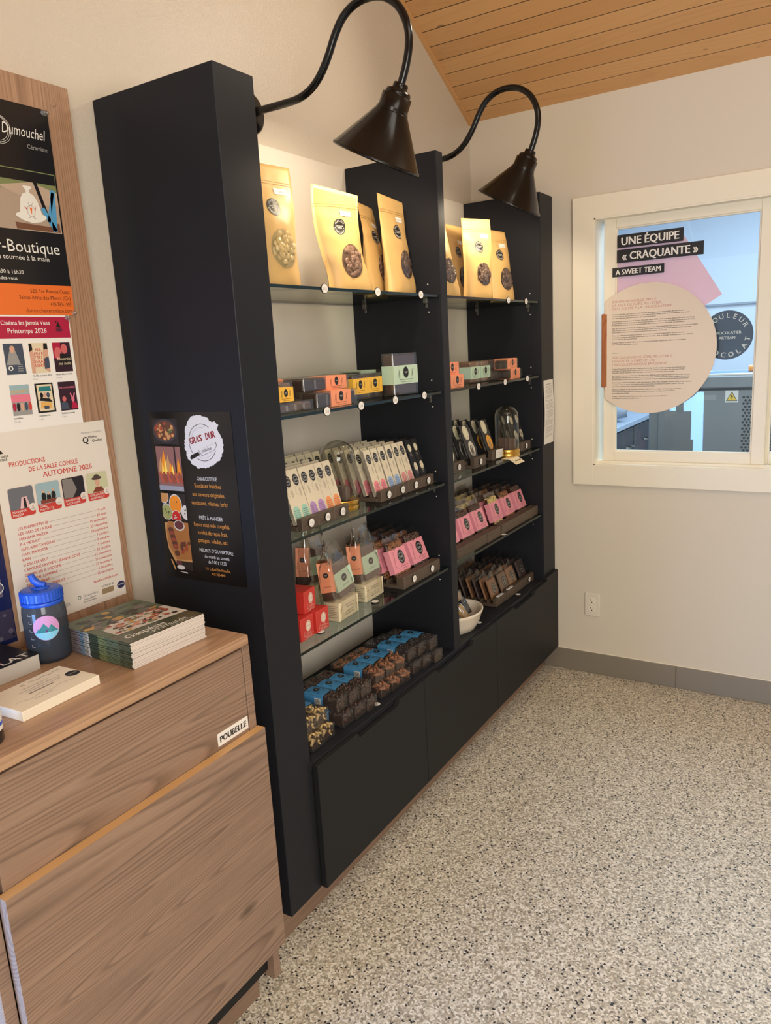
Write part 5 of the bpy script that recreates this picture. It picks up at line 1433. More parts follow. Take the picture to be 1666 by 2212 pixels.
# ---------------------------------------------------------------- sleeved clear boxes
def choc_block(mb, w_, d_, h_, m, rnd, lumps=0):
    mb.cbox((-w_ / 2 + 0.002, -d_ / 2 + 0.002, 0.002), (w_ / 2 - 0.002, d_ / 2 - 0.002, h_ - 0.002), 0.003, m)
def sleeved(label, loc, rot, w_, d_, h_, sl, s0, s1, z0=0.0, z1=1.0, inner=None, group='sleeved chocolate boxes', art=True, piece=3):
    """clear box of chocolates with a printed paper band; s0..s1 is the band's span across the front"""
    t = thing('chocolate_box', label, 'box', loc, rot, group)
    rnd = random.Random(hash(label) % 1000 if False else len(label) * 7 + int(loc[1] * 1000))
    mb = MB()
    n = piece
    for i in range(n):
        a = -w_ / 2 + 0.003 + (w_ - 0.006) * i / n; b = a + (w_ - 0.006) / n - 0.0012
        mb.cbox((a, -d_ / 2 + 0.003, 0.002), (b, d_ / 2 - 0.003, h_ - 0.003 - rnd.uniform(0, 0.003)), 0.004)
    mb.obj('chocolate_pieces', inner or M_choc, t)
    mb = MB(); mb.cbox((-w_ / 2, -d_ / 2, 0), (w_ / 2, d_ / 2, h_), 0.0012); mb.obj('clear_box', M_acryl, t)
    if sl is not None:
        a, b = -w_ / 2 + w_ * s0, -w_ / 2 + w_ * s1
        e = 0.0007
        mb = MB(); mb.box((a, -d_ / 2 - e, h_ * z0 - (e if z0 > 0 else -0.0002)), (b, d_ / 2 + e, h_ * z1 + e))
        if art:
            mb.frame((0, -d_ / 2 - e, 0), (1, 0, 0), (0, 0, 1))
            cx = (a + b) / 2; zc = h_ * (z0 + z1) / 2; hh = h_ * (z1 - z0)
            rr_ = min(hh * 0.25, (b - a) * 0.13)
            logo(mb, cx, zc + hh * 0.12, rr_, 1, 2, 0.0004, rr_ * 1.25, ring=False)
            ww = (b - a)
            for k in range(5):            # pod sketches beside the logo
                mb.ring(cx - ww * 0.27, zc + hh * (0.22 - 0.09 * k), hh * 0.05, hh * 0.062, 1, 0.0004, 12); mb.ring(cx + ww * 0.27, zc + hh * (0.24 - 0.08 * k), hh * 0.042, hh * 0.052, 1, 0.0004, 12)
            mb.line(cx - ww * 0.36, zc - hh * 0.2, cx - ww * 0.24, zc + hh * 0.32, hh * 0.012, 1, 0.0005); mb.line(cx + ww * 0.2, zc - hh * 0.12, cx + ww * 0.33, zc + hh * 0.30, hh * 0.012, 1, 0.0005)
            mb.txt('Bouchées de chocolat noir', cx, zc - hh * 0.30, hh * 0.10, 1, 0.0004, 'C', 0.0, width=ww * 0.55); mb.txt('fondant et croquant', cx, zc - hh * 0.42, hh * 0.09, 1, 0.0004, 'C', 0.0, width=ww * 0.42)
        mb.obj('paper_sleeve', [sl, M_ink, M_logow], t)['label'] = 'printed paper sleeve'
    return t
Z2 = ZS[1] + 0.0005
GL2 = 'chocolate boxes on the second glass shelf'
# front row at the tower: clear tray, yellow box on it, orange pair
sleeved('flat clear box of dark chocolate under the yellow box by the tower', (0.295, 0.245, Z2), pose(), 0.145, 0.060, 0.029, None, 0, 1, group=GL2, piece=4, inner=M_choc2)
sleeved('clear box with yellow sleeve lying on a flat box by the tower', (0.298, 0.190, Z2 + 0.0295), pose(), 0.100, 0.055, 0.036, M_yellow, 0.35, 0.95, group=GL2)
sleeved('orange sleeved chocolate box at the shelf edge, lower of the pair', (0.300, 0.424, Z2), pose(), 0.190, 0.058, 0.043, M_orange, 0.33, 0.83, group=GL2, piece=4)
sleeved('orange sleeved chocolate box resting on top of another orange one', (0.255, 0.440, Z2 + 0.0436), pose(), 0.215, 0.060, 0.037, M_orange, 0.47, 0.93, group=GL2, piece=4)
sleeved('plain clear box of dark chocolate squares behind the orange pair', (0.225, 0.262, Z2), pose(), 0.105, 0.075, 0.036, None, 0, 1, group=GL2, piece=3, inner=M_milk)
sleeved('second plain clear box of chocolate squares behind the yellow box', (0.225, 0.262, Z2 + 0.0365), pose(), 0.105, 0.075, 0.042, None, 0, 1, group=GL2, piece=3, inner=M_milk)
sleeved('orange sleeved box lying behind, only its top edge showing', (0.160, 0.300, Z2 + 0.040), pose(), 0.190, 0.055, 0.040, M_orange, 0.35, 0.85, group=GL2)
sleeved('clear chocolate box under the orange box lying behind', (0.160, 0.300, Z2), pose(), 0.190, 0.055, 0.0395, None, 0, 1, group=GL2)
sleeved('upright clear box with yellow sleeve, the one nearer the tower', (0.240, 0.627, Z2), pose(), 0.078, 0.060, 0.077, M_yellow, -0.005, 1.005, 0.24, 0.83, group=GL2, piece=1)
sleeved('upright clear box with yellow sleeve, the one nearer the tall slab', (0.240, 0.709, Z2), pose(), 0.082, 0.060, 0.077, M_yellow, -0.005, 1.005, 0.24, 0.83, group=GL2, piece=1)
sleeved('long clear chocolate box lying against the white back panel', (0.115, 0.600, Z2), pose(), 0.260, 0.070, 0.078, None, 0, 1, group=GL2, piece=5)
for k in range(6):
    o = MB().cbox((-0.045, -0.03, 0), (0.045, 0.03, 0.0118), 0.002).obj('chocolate_slab', M_choc, None, (0.215, 0.820, Z2 + k * 0.0121), pose())
    tag(o, ['lowest', 'second lowest', 'third lowest', 'third highest', 'second highest', 'topmost'][k] + ' dark slab of the pile behind the tall green banded one', 'chocolate', 'dark slabs piled on the second shelf')
sleeved('mint sleeved chocolate box lying on its back behind the yellow pair', (0.135, 0.835, Z2), pose(), 0.14, 0.075, 0.082, M_mint, 0.1, 0.75, group=GL2)
t = sleeved('tall dark chocolate slab in clear wrap with a wide mint band', (0.288, 0.835, Z2), pose(-6, 1), 0.128, 0.046, 0.132, M_mint, -0.006, 1.006, 0.27, 0.70, group=GL2, piece=1, inner=mat('marbled_chocolate', (84, 62, 60), 0.25))
# window-side bay
Z2R = ZSR[1] + 0.0005
GR2 = 'chocolate boxes on the second shelf by the window'
for k, (lab) in enumerate(('orange sleeved box at the divider, lower of the two', 'orange sleeved box at the divider, upper of the two')):
    sleeved(lab, (0.310 - 0.012 * k, 1.1275 - 0.012 * k, Z2R + 0.0445 * k), pose(), 0.140, 0.060, 0.044, M_orange, 0.22, 0.93, group=GR2, piece=2)
sleeved('mint sleeved bag box standing beside the orange pair at the divider', (0.250, 1.416, Z2R), pose(), 0.085, 0.060, 0.083, M_mint, -0.005, 1.005, 0.20, 0.74, group=GR2, piece=1, inner=M_milk)
sleeved('mint sleeved bag box standing beside the bare dark boxes', (0.250, 1.512, Z2R), pose(), 0.085, 0.060, 0.083, M_mint, -0.005, 1.005, 0.20, 0.74, group=GR2, piece=1, inner=M_milk)
for r in range(2):
    for c in range(3):
        sleeved('bare clear box of dark truffles, %s row, %s from the mint boxes' % (('lower', 'upper')[r], ('first', 'second', 'third')[c]), (0.258 - 0.01 * r, 1.578 + c * 0.052 + 0.006 * r, Z2R + r * 0.0415), pose(), 0.049, 0.060, 0.041, None, 0, 1, group=GR2, piece=1)
for k in range(2):
    sleeved('orange sleeved box near the window end, %s of the two' % ('lower', 'upper')[k], (0.305, 1.690 - 0.03 * k, Z2R + 0.0415 * k), pose(), 0.118, 0.060, 0.041, M_orange, 0.06, 0.84, group=GR2, piece=2)
for k in range(3):
    sleeved('clear chocolate box in the back row by the window, %s one' % ('nearest the divider', 'middle', 'farthest')[k], (0.150, 1.22 + 0.19 * k, Z2R), pose(), 0.175, 0.075, 0.078, M_orange if k != 1 else None, 0.2, 0.7, group=GR2, piece=3)

# ---------------------------------------------------------------- wooden trays
def tray(label, loc, wd, dp, rows, hb=0.012, hf=0.034, disc=True, group='walnut trays', slot0=0.024, pitch=0.036, price='7 $', card=False, rail=0.0185, bt=0.0165):
    t = thing('wooden_tray', label, 'tray', loc, pose(), group)
    mb = MB()
    mb.cbox((-wd / 2, rail - 0.0005, 0.0), (wd / 2, dp, hb), 0.0012)
    mb.cbox((-wd / 2, 0.0, 0.0), (wd / 2, rail, hf), 0.0015)
    for r in range(rows):
        y = rail + 0.001 + bt + pitch * r + (0.0042 if pitch < 0.033 else 0)
        q = min(0.010, pitch - bt - 0.0088)
        if y + q < dp:
            mb.cbox((-wd / 2, y, hb - 0.0005), (wd / 2, y + q, hb + 0.014), 0.001)
    mb.obj('block', M_tray, t)
    if disc:
        price_disc((0, -0.0004, hf * 0.52), (0, 0, 0), '', price, parent=t)
    if card:
        mb = MB(); mb.cbox((-0.026, 0.002, hf), (0.026, 0.0135, hf + 0.003), 0.0006); mb.frame((0, 0, hf + 0.003), (1, 0, 0), (0, 1, 0))
        for q in range(2):
            mb.rect(-0.022, 0.0045 + q * 0.004, 0.022, 0.006 + q * 0.004, 1, 0.0003)
        mb.obj('name_card', [M_paper, M_ink], t)
    return t

# flat chocolate bars: one card box each, printed
def bar_mesh(kind, w_=0.036, h_=0.146, th=0.0115):
    base, tab = kind
    mb = MB(); mb.box((-w_ / 2, 0, 0), (w_ / 2, th, h_), mm=(0, 0, 0, 5, 0, 5))
    mb.frame((0, 0, 0), (1, 0, 0), (0, 0, 1))
    if base == 'cream':
        logo(mb, 0, h_ * 0.80, w_ * 0.34, 1, 2, 0.0004, w_ * 0.44, ring=True)
        n_ = 16; hw = w_ * 0.40; ht = h_ * 0.31
        pts = [(-hw, 0.002), (hw, 0.002)] + [(hw * math.cos(PI * i / n_), ht - hw + hw * 1.2 * math.sin(PI * i / n_)) for i in range(n_ + 1)]
        mb.pol(pts, 3, 0.0004)
        for k in range(6):
            mb.rect(-hw * 0.72, ht * 0.78 - k * 0.0055, hw * (0.72 - 0.2 * (k % 2)), ht * 0.78 - k * 0.0055 + 0.0012, 4, 0.0008)
        for k in range(5):
            mb.ring(w_ * 0.12, h_ * (0.62 - 0.030 * k), w_ * (0.07 + 0.02 * (k in (1, 2, 3))), w_ * (0.085 + 0.02 * (k in (1, 2, 3))), 4, 0.0004, 10)
        mb.ring(-w_ * 0.02, h_ * 0.60, w_ * 0.36, w_ * 0.372, 4, 0.0004, 20, R(60), R(250))
        mb.frame((-w_ / 2, 0, 0), (0, -1, 0), (0, 0, 1)); mb.txt('Barre chocolatée', -th * 0.72, h_ * 0.80, 0.0085, 4, 0.0004, 'L', 0.0, rot=R(-90), width=h_ * 0.62)
    else:
        mb.disc(0, h_ * 0.80, w_ * 0.29, 3, 0.0004, w_ * 0.37, 20); mb.ring(0, h_ * 0.80, w_ * 0.22, w_ * 0.235, 4, 0.0007, 18)
        if tab:
            mb.disc(w_ * 0.10, h_ * 0.36, w_ * 0.30, 6, 0.0004, w_ * 0.40, 20)
        for k in range(5):
            mb.ring(w_ * (0.1 - 0.06 * (k % 2)), h_ * (0.40 - 0.045 * k), w_ * 0.09, w_ * 0.135, 4, 0.0004, 9)
        for k in range(3):
            mb.line(-w_ * 0.2 + k * w_ * 0.12, h_ * 0.60, -w_ * 0.2 + k * w_ * 0.12, h_ * 0.68, 0.0012, 4, 0.0004)
        mb.frame((-w_ / 2, 0, 0), (0, -1, 0), (0, 0, 1)); mb.txt('Barre chocolatée', -th * 0.72, h_ * 0.80, 0.0085, 4, 0.0004, 'L', 0.0, rot=R(-90), width=h_ * 0.62)
    return mb
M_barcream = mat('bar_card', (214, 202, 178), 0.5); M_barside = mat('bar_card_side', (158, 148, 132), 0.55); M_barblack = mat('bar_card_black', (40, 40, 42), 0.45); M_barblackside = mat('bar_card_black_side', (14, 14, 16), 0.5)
TAB = {'mint': (150, 196, 178), 'purple': (172, 134, 188), 'orange': (230, 146, 88), 'pink': (228, 128, 140), 'blue': (138, 166, 204), 'rose': (206, 138, 136), 'cream': (224, 214, 184), 'amber': (238, 168, 62), 'grey': (206, 198, 182)}
BARME = {}
def bar(kind, col, loc, rot, label, group, w_=0.036, h_=0.146):
    k = (kind, col, w_, h_)
    if k not in BARME:
        tc = mat('bar_tab_' + col, TAB[col], 0.5)
        if kind == 'cream':
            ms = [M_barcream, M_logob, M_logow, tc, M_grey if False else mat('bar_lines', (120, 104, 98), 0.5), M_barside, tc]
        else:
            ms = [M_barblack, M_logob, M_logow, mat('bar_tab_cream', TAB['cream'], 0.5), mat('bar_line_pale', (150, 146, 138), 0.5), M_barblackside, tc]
        o = bar_mesh((kind, kind == 'black'), w_, h_).obj('chocolate_bar', ms, None, loc, rot)
        BARME[k] = o.data
    else:
        o = bpy.data.objects.new('chocolate_bar', BARME[k]); COL.objects.link(o)
        o.location = loc; o.rotation_euler = rot
    return tag(o, label, 'chocolate bar', group)
Z3 = ZS[2] + 0.0005
GB = 'flat chocolate bars on the third shelf'
def bars_in(trayname, kind, col, ys, xf, zb, rows, pitch=0.036, lean=17, w_=0.036, h_=0.146, skip=(), group=GB, jit=0.6):
    for r in range(rows):
        for c, y in enumerate(ys):
            if (r, c) in skip:
                continue
            cn = ('first', 'second', 'third', 'fourth')[c]
            lab = '%s bar, %s label, %s row, %s%s' % ('cream' if kind == 'cream' else 'black', col, ORD[r], cn + ' column, ' if len(ys) > 1 else '', trayname)
            bar(kind, col, (xf - pitch * r, y + random.uniform(-0.0012, 0.0012), zb + 0.0042), pose(random.uniform(-jit, jit), lean + random.uniform(-1, 1)), lab, group, w_, h_)
xt = 0.334
g1 = [(0.2185 - 0.001, 0.292, 'mint'), (0.292, 0.364, 'purple'), (0.364, 0.436, 'orange')]
for a, b, col in g1:
    tray('walnut tray holding the %s labelled cream bars near the tower' % col, (xt, (a + b) / 2, Z3), b - a - 0.001, 0.135, 3, group='walnut trays on the third shelf')
    bars_in('tray near the tower', 'cream', col, [(a + b) / 2 - 0.0182, (a + b) / 2 + 0.0182], xt - 0.0195, Z3 + 0.0125, 3)
g2 = [(0.611, 0.695, 'pink', 'cream', 5), (0.695, 0.779, 'blue', 'cream', 5), (0.779, 0.865, 'rose', 'cream', 5), (0.865, 0.950, 'cream', 'black', 4)]
for a, b, col, kind, n_ in g2:
    tray('walnut tray holding the %s labelled %s bars near the divider' % (col, kind), (xt - 0.002, (a + b) / 2, Z3), b - a - 0.001, 0.205, 5, group='walnut trays on the third shelf')
    bars_in('tray near the divider', kind, col, [(a + b) / 2 - 0.0192, (a + b) / 2 + 0.0192], xt - 0.0215, Z3 + 0.0125, n_)
# trays at the back, seen between and through the glass dome
for a, b, col, nm in ((0.300, 0.372, 'purple', 'first'), (0.372, 0.444, 'orange', 'second'), (0.444, 0.522, 'pink', 'third'), (0.522, 0.600, 'pink', 'fourth')):
    tray('%s walnut tray along the back panel behind the glass dome, from the tower' % nm, (0.178, (a + b) / 2, Z3), b - a - 0.001, 0.125, 3, disc=False, group='walnut trays on the third shelf')
    bars_in('%s back tray' % nm, 'cream', col, [(a + b) / 2 - 0.0182, (a + b) / 2 + 0.0182], 0.178 - 0.0195, Z3 + 0.0125, 2)

# glass domes on brass feet
def dome(label, loc, rd, ht, inner):
    t = thing('glass_dome', label, 'dome', loc)
    mb = MB(); mb.lathe([(rd + 0.001, 0.0), (rd + 0.002, 0.001), (rd + 0.002, 0.012), (rd + 0.0005, 0.013), (rd + 0.0005, 0.015), (rd + 0.002, 0.016), (rd + 0.002, 0.030), (rd + 0.0005, 0.031), (rd - 0.003, 0.031), (rd - 0.003, 0.026), (0.001, 0.026)], 0, 44); mb.obj('brass_base', M_brass, t)
    pr = [(rd - 0.001, 0.029)]
    hs = ht - rd
    pr.append((rd - 0.001, hs * 0.6)); pr.append((rd - 0.001, hs))
    for i in range(1, 13):
        a = PI / 2 * i / 12
        pr.append(((rd - 0.001) * math.cos(a) + 1e-4, hs + rd * math.sin(a)))
    mb = MB(); mb.lathe(pr, 0, 44, cap=False); mb.obj('glass_cover', M_dome, t)
    mb = MB(); mb.box((-0.034, -0.012, 0.027), (0.034, 0.010, 0.075)) if inner else None
    mb.cbox((-0.030, -0.008, 0.0265), (0.030, 0.012, 0.070), 0.003); mb.obj('display_slab', M_choc2, t)
    return t
dome('glass dome on a brass foot among the cream bars', (0.262, 0.495, Z3), 0.054, 0.205, False)

# ---------------------------------------------------------------- fourth shelf, tower bay
Z4 = ZS[3] + 0.0005
def redbox(label, loc, rot=None):
    t = thing('red_gift_box', label, 'box', loc, rot or pose(4), 'small red boxes')
    s = 0.0625
    mb = MB(); mb.cbox((-s / 2, -s / 2, 0), (s / 2, s / 2, s), 0.0012); mb.frame((0, -s / 2, 0), (1, 0, 0), (0, 0, 1))
    mb.disc(0.004, 0.037, 0.0125, 1, 0.0004, 0.0155); mb.ring(0.004, 0.037, 0.0098, 0.0108, 2, 0.0008, 20, sz=1.2); mb.txt('CHOCOLAT', 0.004, 0.036, 0.0040, 2, 0.0008, 'C')
    mb.txt('Guimauve', 0.004, 0.0155, 0.0060, 1, 0.0004, 'C'); mb.txt('Magic Spoon', 0.004, 0.0060, 0.0060, 1, 0.0004, 'C', 0.0)
    for k in range(2):
        mb.rect(-0.018, 0.0125 - k * 0.0095, 0.026, 0.0131 - k * 0.0095, 1, 0.0004)
    mb.line(-0.020, 0.010, -0.014, 0.026, 0.0007, 1, 0.0004)
    mb.obj('carton', [M_red, M_bone, M_redink], t)
    return t
redbox('red cube box at the base of the red stack, closer to the tower', (0.288, 0.222, Z4))
redbox('red cube box at the base of the red stack, closer to the gift bags', (0.288, 0.291, Z4))
redbox('red cube box resting on top of the other two red ones', (0.270, 0.262, Z4 + 0.0630), pose(9))
# gift bags: cellophane with cream box, orange and mint sleeved bars standing on it
def film_bag(wd, dp, ht, seed, tip=0.5):
    rnd = random.Random(seed)
    mb = MB(); n_, m_ = 28, 14
    vs = []; fs = []
    for j in range(m_ + 1):
        v = j / m_
        k = 1 - max(0, v - 0.45) / 0.55 * 0.35
        dd = dp * (1 - max(0, v - 0.35) / 0.65 * 0.93)
        for i in range(n_):
            a = 2 * PI * i / n_
            c, s = math.cos(a), math.sin(a)
            e = 0.35
            x = wd / 2 * k * math.copysign(abs(c) ** e, c); y = dd / 2 * math.copysign(abs(s) ** e, s)
            q = 0.006 * (0.2 + v)
            vs.append((x + tip * max(0, v * ht - 0.05) + rnd.uniform(-q, q), y + rnd.uniform(-q, q) * 0.8, v * ht + (rnd.uniform(-0.008, 0.008) if j == m_ else 0)))
    for j in range(m_):
        for i in range(n_):
            i2 = (i + 1) % n_
            fs.append((j * n_ + i, j * n_ + i2, j * n_ + n_ + i2, j * n_ + n_ + i))
    mb.add(vs, fs, 0, True)
    return mb
M_cello = clear('cellophane', (246, 244, 240), 1.5, 0.10, 0.08)
def giftbag(label, loc, rot, ht=0.235, roll=0.0, seed=1, orange=True):
    t = thing('gift_bag', label, 'gift bag', loc, rot, 'cellophane gift bags')
    mb = MB(); mb.cbox((-0.054, -0.032, 0.001), (0.054, 0.020, 0.056), 0.0012, 0)
    mb.frame((0, -0.032, 0), (1, 0, 0), (0, 0, 1))
    mb.txt('Biscuits de sarrasin', 0.004, 0.040, 0.0058, 1, 0.0004, 'C', 0.0, width=0.05); mb.txt('CHOCOLATÉS', 0.004, 0.032, 0.0055, 1, 0.0004, 'C', 0.02, width=0.036); mb.txt('Chocolate coated', 0.004, 0.020, 0.0055, 1, 0.0004, 'C', 0.0, width=0.044); mb.txt('BUCKWHEAT COOKIES', 0.004, 0.012, 0.0052, 1, 0.0004, 'C', 0.02, width=0.048)
    for k in range(3):
        mb.ring(0.042, 0.018 + k * 0.010, 0.004, 0.0046, 1, 0.0004, 14, sz=0.8)
    mb.line(-0.044, 0.025, -0.036, 0.046, 0.0007, 1, 0.0004); mb.line(-0.048, 0.036, -0.034, 0.034, 0.0007, 1, 0.0004)
    mb.frame((-0.054, 0, 0), (0, -1, 0), (0, 0, 1))
    for k in range(7):
        mb.rect(-0.015, 0.045 - k * 0.0055, 0.028 - 0.006 * (k % 3), 0.0462 - k * 0.0055, 1, 0.0004)
    mb.obj('cream_box', [M_cream, mat('cream_ink', (120, 100, 84), 0.5)], t)
    def slab(x, y, rz, w_, d_, h_, band, z0, z1, nm):
        M = Matrix.Translation((x, y, 0.060 + 0.36 * w_ * abs(math.sin(R(roll))))) @ Matrix.Rotation(R(roll), 4, 'Y') @ Matrix.Rotation(R(rz), 4, 'Z') @ Matrix.Rotation(R(-7), 4, 'X')
        mb = MB(); mb.cbox((-w_ / 2, -d_ / 2, 0), (w_ / 2, d_ / 2, h_), 0.003, 0, M)
        e = 0.0008
        mb.box((-w_ / 2 - e, -d_ / 2 - e, h_ * z0), (w_ / 2 + e, d_ / 2 + e, h_ * z1), 1, M)
        o_ = M @ Vector((0, -d_ / 2 - e, h_ * (z0 + z1) / 2)); rr_ = (M.to_3x3() @ Vector((1, 0, 0))); uu = (M.to_3x3() @ Vector((0, 0, 1)))
        mb.frame(o_, rr_, uu); logo(mb, 0, h_ * (z1 - z0) * 0.08, min(w_, h_ * (z1 - z0)) * 0.20, 2, 3, 0.0004, ring=False)
        mb.txt('Lait caramel', 0, -h_ * (z1 - z0) * 0.32, 0.0055, 2, 0.0004, 'C')
        return mb.obj(nm, [M_choc2 if band is M_mint else M_choc, band, M_logob, M_logow], t)
    slab(0.018, -0.008, -8, 0.075, 0.030, 0.105, M_mint, 0.18, 0.72, 'mint_banded_bar')
    if orange:
        slab(-0.042, 0.004, -60, 0.040, 0.028, 0.115, M_orange, 0.22, 1.0, 'orange_banded_bar')
    film_bag(0.118, 0.068, ht, seed, math.tan(R(roll))).obj('cellophane_wrap', M_cello, t)
    return t
giftbag('cellophane gift bag beside the red boxes, on its cream cookie box', (0.292, 0.414, Z4), pose(4, 0, 0), 0.225, -11, 3)
giftbag('cellophane gift bag beside the pink bar trays, on its cream cookie box', (0.270, 0.588, Z4), pose(2, 0, 0), 0.235, -6, 5)
giftbag('cellophane gift bag standing behind, close to the white back panel', (0.130, 0.500, Z4), pose(0, 0, 0), 0.235, 4, 8)
giftbag('cellophane gift bag in the back corner behind the red boxes', (0.140, 0.300, Z4), pose(6, 0, 0), 0.230, -4, 9, False)

# slabs with a pink band, shared by both bays
PKME = {}
def pinkslab(loc, rot, label, nut, group):
    w_, d_, h_ = 0.096, 0.013, 0.135
    t = thing('pink_banded_slab', label, 'chocolate slab', loc, rot, group)
    k = nut
    if k not in PKME:
        rnd = random.Random(nut)
        mb = MB(); mb.cbox((-w_ / 2 + 0.004, 0, 0.0), (w_ / 2 - 0.004, d_, h_ - 0.012), 0.003, 0)
        for q in range(150):
            mb.ico((rnd.uniform(-w_ / 2 + 0.008, w_ / 2 - 0.008), rnd.choice((-0.0005, -0.001)), rnd.choice((rnd.uniform(0.002, 0.022), rnd.uniform(0.10, h_ - 0.014)))), rnd.uniform(0.003, 0.006), 1)
        for q in range(40):
            mb.ico((rnd.uniform(-w_ / 2 + 0.008, w_ / 2 - 0.008), rnd.uniform(0.001, d_), h_ - 0.012), rnd.uniform(0.003, 0.005), 1)
        a = mb.obj('slab', [M_choc, (mat('nut_pale', (206, 182, 122), 0.5), mat('nut_brown', (138, 92, 60), 0.5), mat('nut_dark', (84, 62, 52), 0.4))[nut]], t)
        # crimped clear wrap with a pinched top
        mb = MB(); n_, m_ = 9, 8
        vs = []; fs = []
        for j in range(m_ + 1):
            v = j / m_
            for s in (0, 1):
                for i in range(n_ + 1):
                    u = -1 + 2 * i / n_
                    y = (-0.003 if s == 0 else d_ + 0.003) if v < 0.82 else d_ / 2 + (-0.002 if s == 0 else 0.002)
                    z = -0.001 + v * (h_ + 0.012) + (0.005 * (1 if i % 2 else -1) * rnd.random() if j == m_ else 0)
                    vs.append((u * (w_ / 2), y + rnd.uniform(-0.0012, 0.0012), z))
        for j in range(m_):
            for s in (0, 1):
                for i in range(n_):
                    p = j * 2 * (n_ + 1) + s * (n_ + 1) + i
                    q = p + 2 * (n_ + 1)
                    fs.append((p, p + 1, q + 1, q) if s == 0 else (p + 1, p, q, q + 1))
        mb.add(vs, fs, 0, True)
        b = mb.obj('clear_wrap', M_film, t)
        mb = MB(); mb.box((-w_ / 2 - 0.001, -0.0045, 0.024), (w_ / 2 + 0.001, d_ + 0.004, 0.103), 0)
        mb.frame((0, -0.0045, 0), (1, 0, 0), (0, 0, 1)); logo(mb, 0.012, 0.070, 0.0185, 1, 2, 0.0004, 0.0235, ring=True)
        mb.txt('Chocolat noir, amandes', 0.014, 0.0385, 0.0062, 3, 0.0004, 'C', 0.0, width=0.042); mb.txt('et fleur de sel', 0.016, 0.0305, 0.0058, 3, 0.0004, 'C', 0.0, width=0.030)
        for q in range(6):
            mb.ring(-0.030 + 0.003 * math.sin(q), 0.092 - q * 0.009, 0.0030, 0.0036, 3, 0.0004, 10)
        mb.line(-0.034, 0.036, -0.024, 0.094, 0.0006, 3, 0.0004)
        for q in range(10):
            mb.line(-0.045 + q * 0.006, 0.040 + 0.004 * math.sin(q * 0.9), -0.039 + q * 0.006, 0.040 + 0.004 * math.sin((q + 1) * 0.9), 0.0005, 3, 0.0004)
        c = mb.obj('pink_band', [M_pink, M_logob, M_logow, mat('pink_ink', (128, 74, 84), 0.5)], t)
        PKME[k] = [(x.name.split('.')[0], x.data) for x in (a, b, c)]
    else:
        for nm, me in PKME[k]:
            o = bpy.data.objects.new(nm, me); COL.objects.link(o); o.parent = t
    return t
def slabs_in(trayname, y, xf, zb, rows, nuts, group, pitch=0.046, lean=17, theta=0):
    for r in range(rows):
        pinkslab((xf - pitch * r, y + random.uniform(-0.004, 0.004), zb + 0.0062), pose(theta + random.uniform(-2, 2), lean + random.uniform(-2, 2)), 'pink banded chocolate slab, %s row in the %s' % (ORD[r], trayname), nuts[r % len(nuts)], group)
GP = 'pink banded slabs'
for y, nm, n_ in ((0.752, 'walnut tray beside the gift bags', 4), (0.876, 'walnut tray beside the divider', 4)):
    tray('%s on the lowest glass shelf' % nm, (0.349, y, Z4), 0.122, 0.215, 4, hf=0.040, group='walnut trays on the lowest shelf', slot0=0.030, pitch=0.046, rail=0.030, bt=0.030)
    slabs_in(nm, y + 0.002, 0.349 - 0.035, Z4 + 0.0125, n_, (1, 1, 2, 2) if y < 0.8 else (2, 1, 2, 2), GP, lean=20)
Z4R = ZSR[3] + 0.0005
nm6 = ['first', 'second', 'third', 'fourth', 'fifth', 'sixth']
for k, y in enumerate((1.1385, 1.2665, 1.3935, 1.548, 1.683, 1.818)):
    nm = '%s pink bar tray counted from the divider' % nm6[k]
    tray('walnut block, %s' % nm, (0.349 if k != 2 else 0.352, y, Z4R), 0.1265 if k < 3 else 0.134, 0.262, 5, hf=0.040, disc=False, group='walnut trays on the lowest shelf', slot0=0.030, pitch=0.046, rail=0.036, bt=0.030)
    slabs_in(nm, y - 0.002, 0.349 - 0.0415, Z4R + 0.0125, 5 if k < 5 else 4, [(2, 2, 1, 0, 1), (2, 2, 0, 1, 0), (2, 0, 2, 1, 0), (0, 2, 0, 0, 1), (1, 2, 1, 2, 2), (2, 2, 2, 2, 2)][k], GP, lean=19)

# ---------------------------------------------------------------- third shelf by the window: black bars, dome, cards
Z3R = ZSR[2] + 0.0005
GBB = 'flat black bars by the window'
WB, HB = 0.078, 0.150
for nm, y, xf, n_, col in (('first tray from the divider', 1.195, 0.305, 3, 'cream'), ('second tray from the divider', 1.335, 0.328, 4, 'grey'), ('tray with the white sign', 1.535, 0.312, 4, 'amber')):
    tray('walnut tray of black bars, %s' % nm, (xf, y, Z3R), 0.104, 0.175, 4, hf=0.040, disc=(nm[0] != 't'), group='walnut trays by the window', slot0=0.028, pitch=0.040)
    bars_in(nm, 'black', col, [y], xf - 0.0195, Z3R + 0.0125, n_, 0.040, 19, WB, HB, group=GBB)
tray('walnut tray of black bars beside the last panel', (0.330, 1.800, Z3R), 0.112, 0.175, 4, hf=0.038, group='walnut trays by the window', slot0=0.028, pitch=0.040)
bars_in('tray beside the last panel', 'black', 'cream', [1.772, 1.828], 0.330 - 0.0195, Z3R + 0.0125, 2, 0.04, 17, 0.050, 0.150, group=GBB)
for k, y in enumerate((1.230, 1.315, 1.400, 1.485)):
    tray('walnut tray at the back behind the black bars, %s from the divider' % nm6[k], (0.128, y, Z3R), 0.083, 0.095, 2, disc=False, hf=0.034, group='walnut trays by the window', slot0=0.028, pitch=0.040)
    bars_in('%s back tray by the window' % nm6[k], 'black', 'cream', [y], 0.128 - 0.0195, Z3R + 0.0125 , 2, 0.04, 10, WB, HB + 0.03, group=GBB)
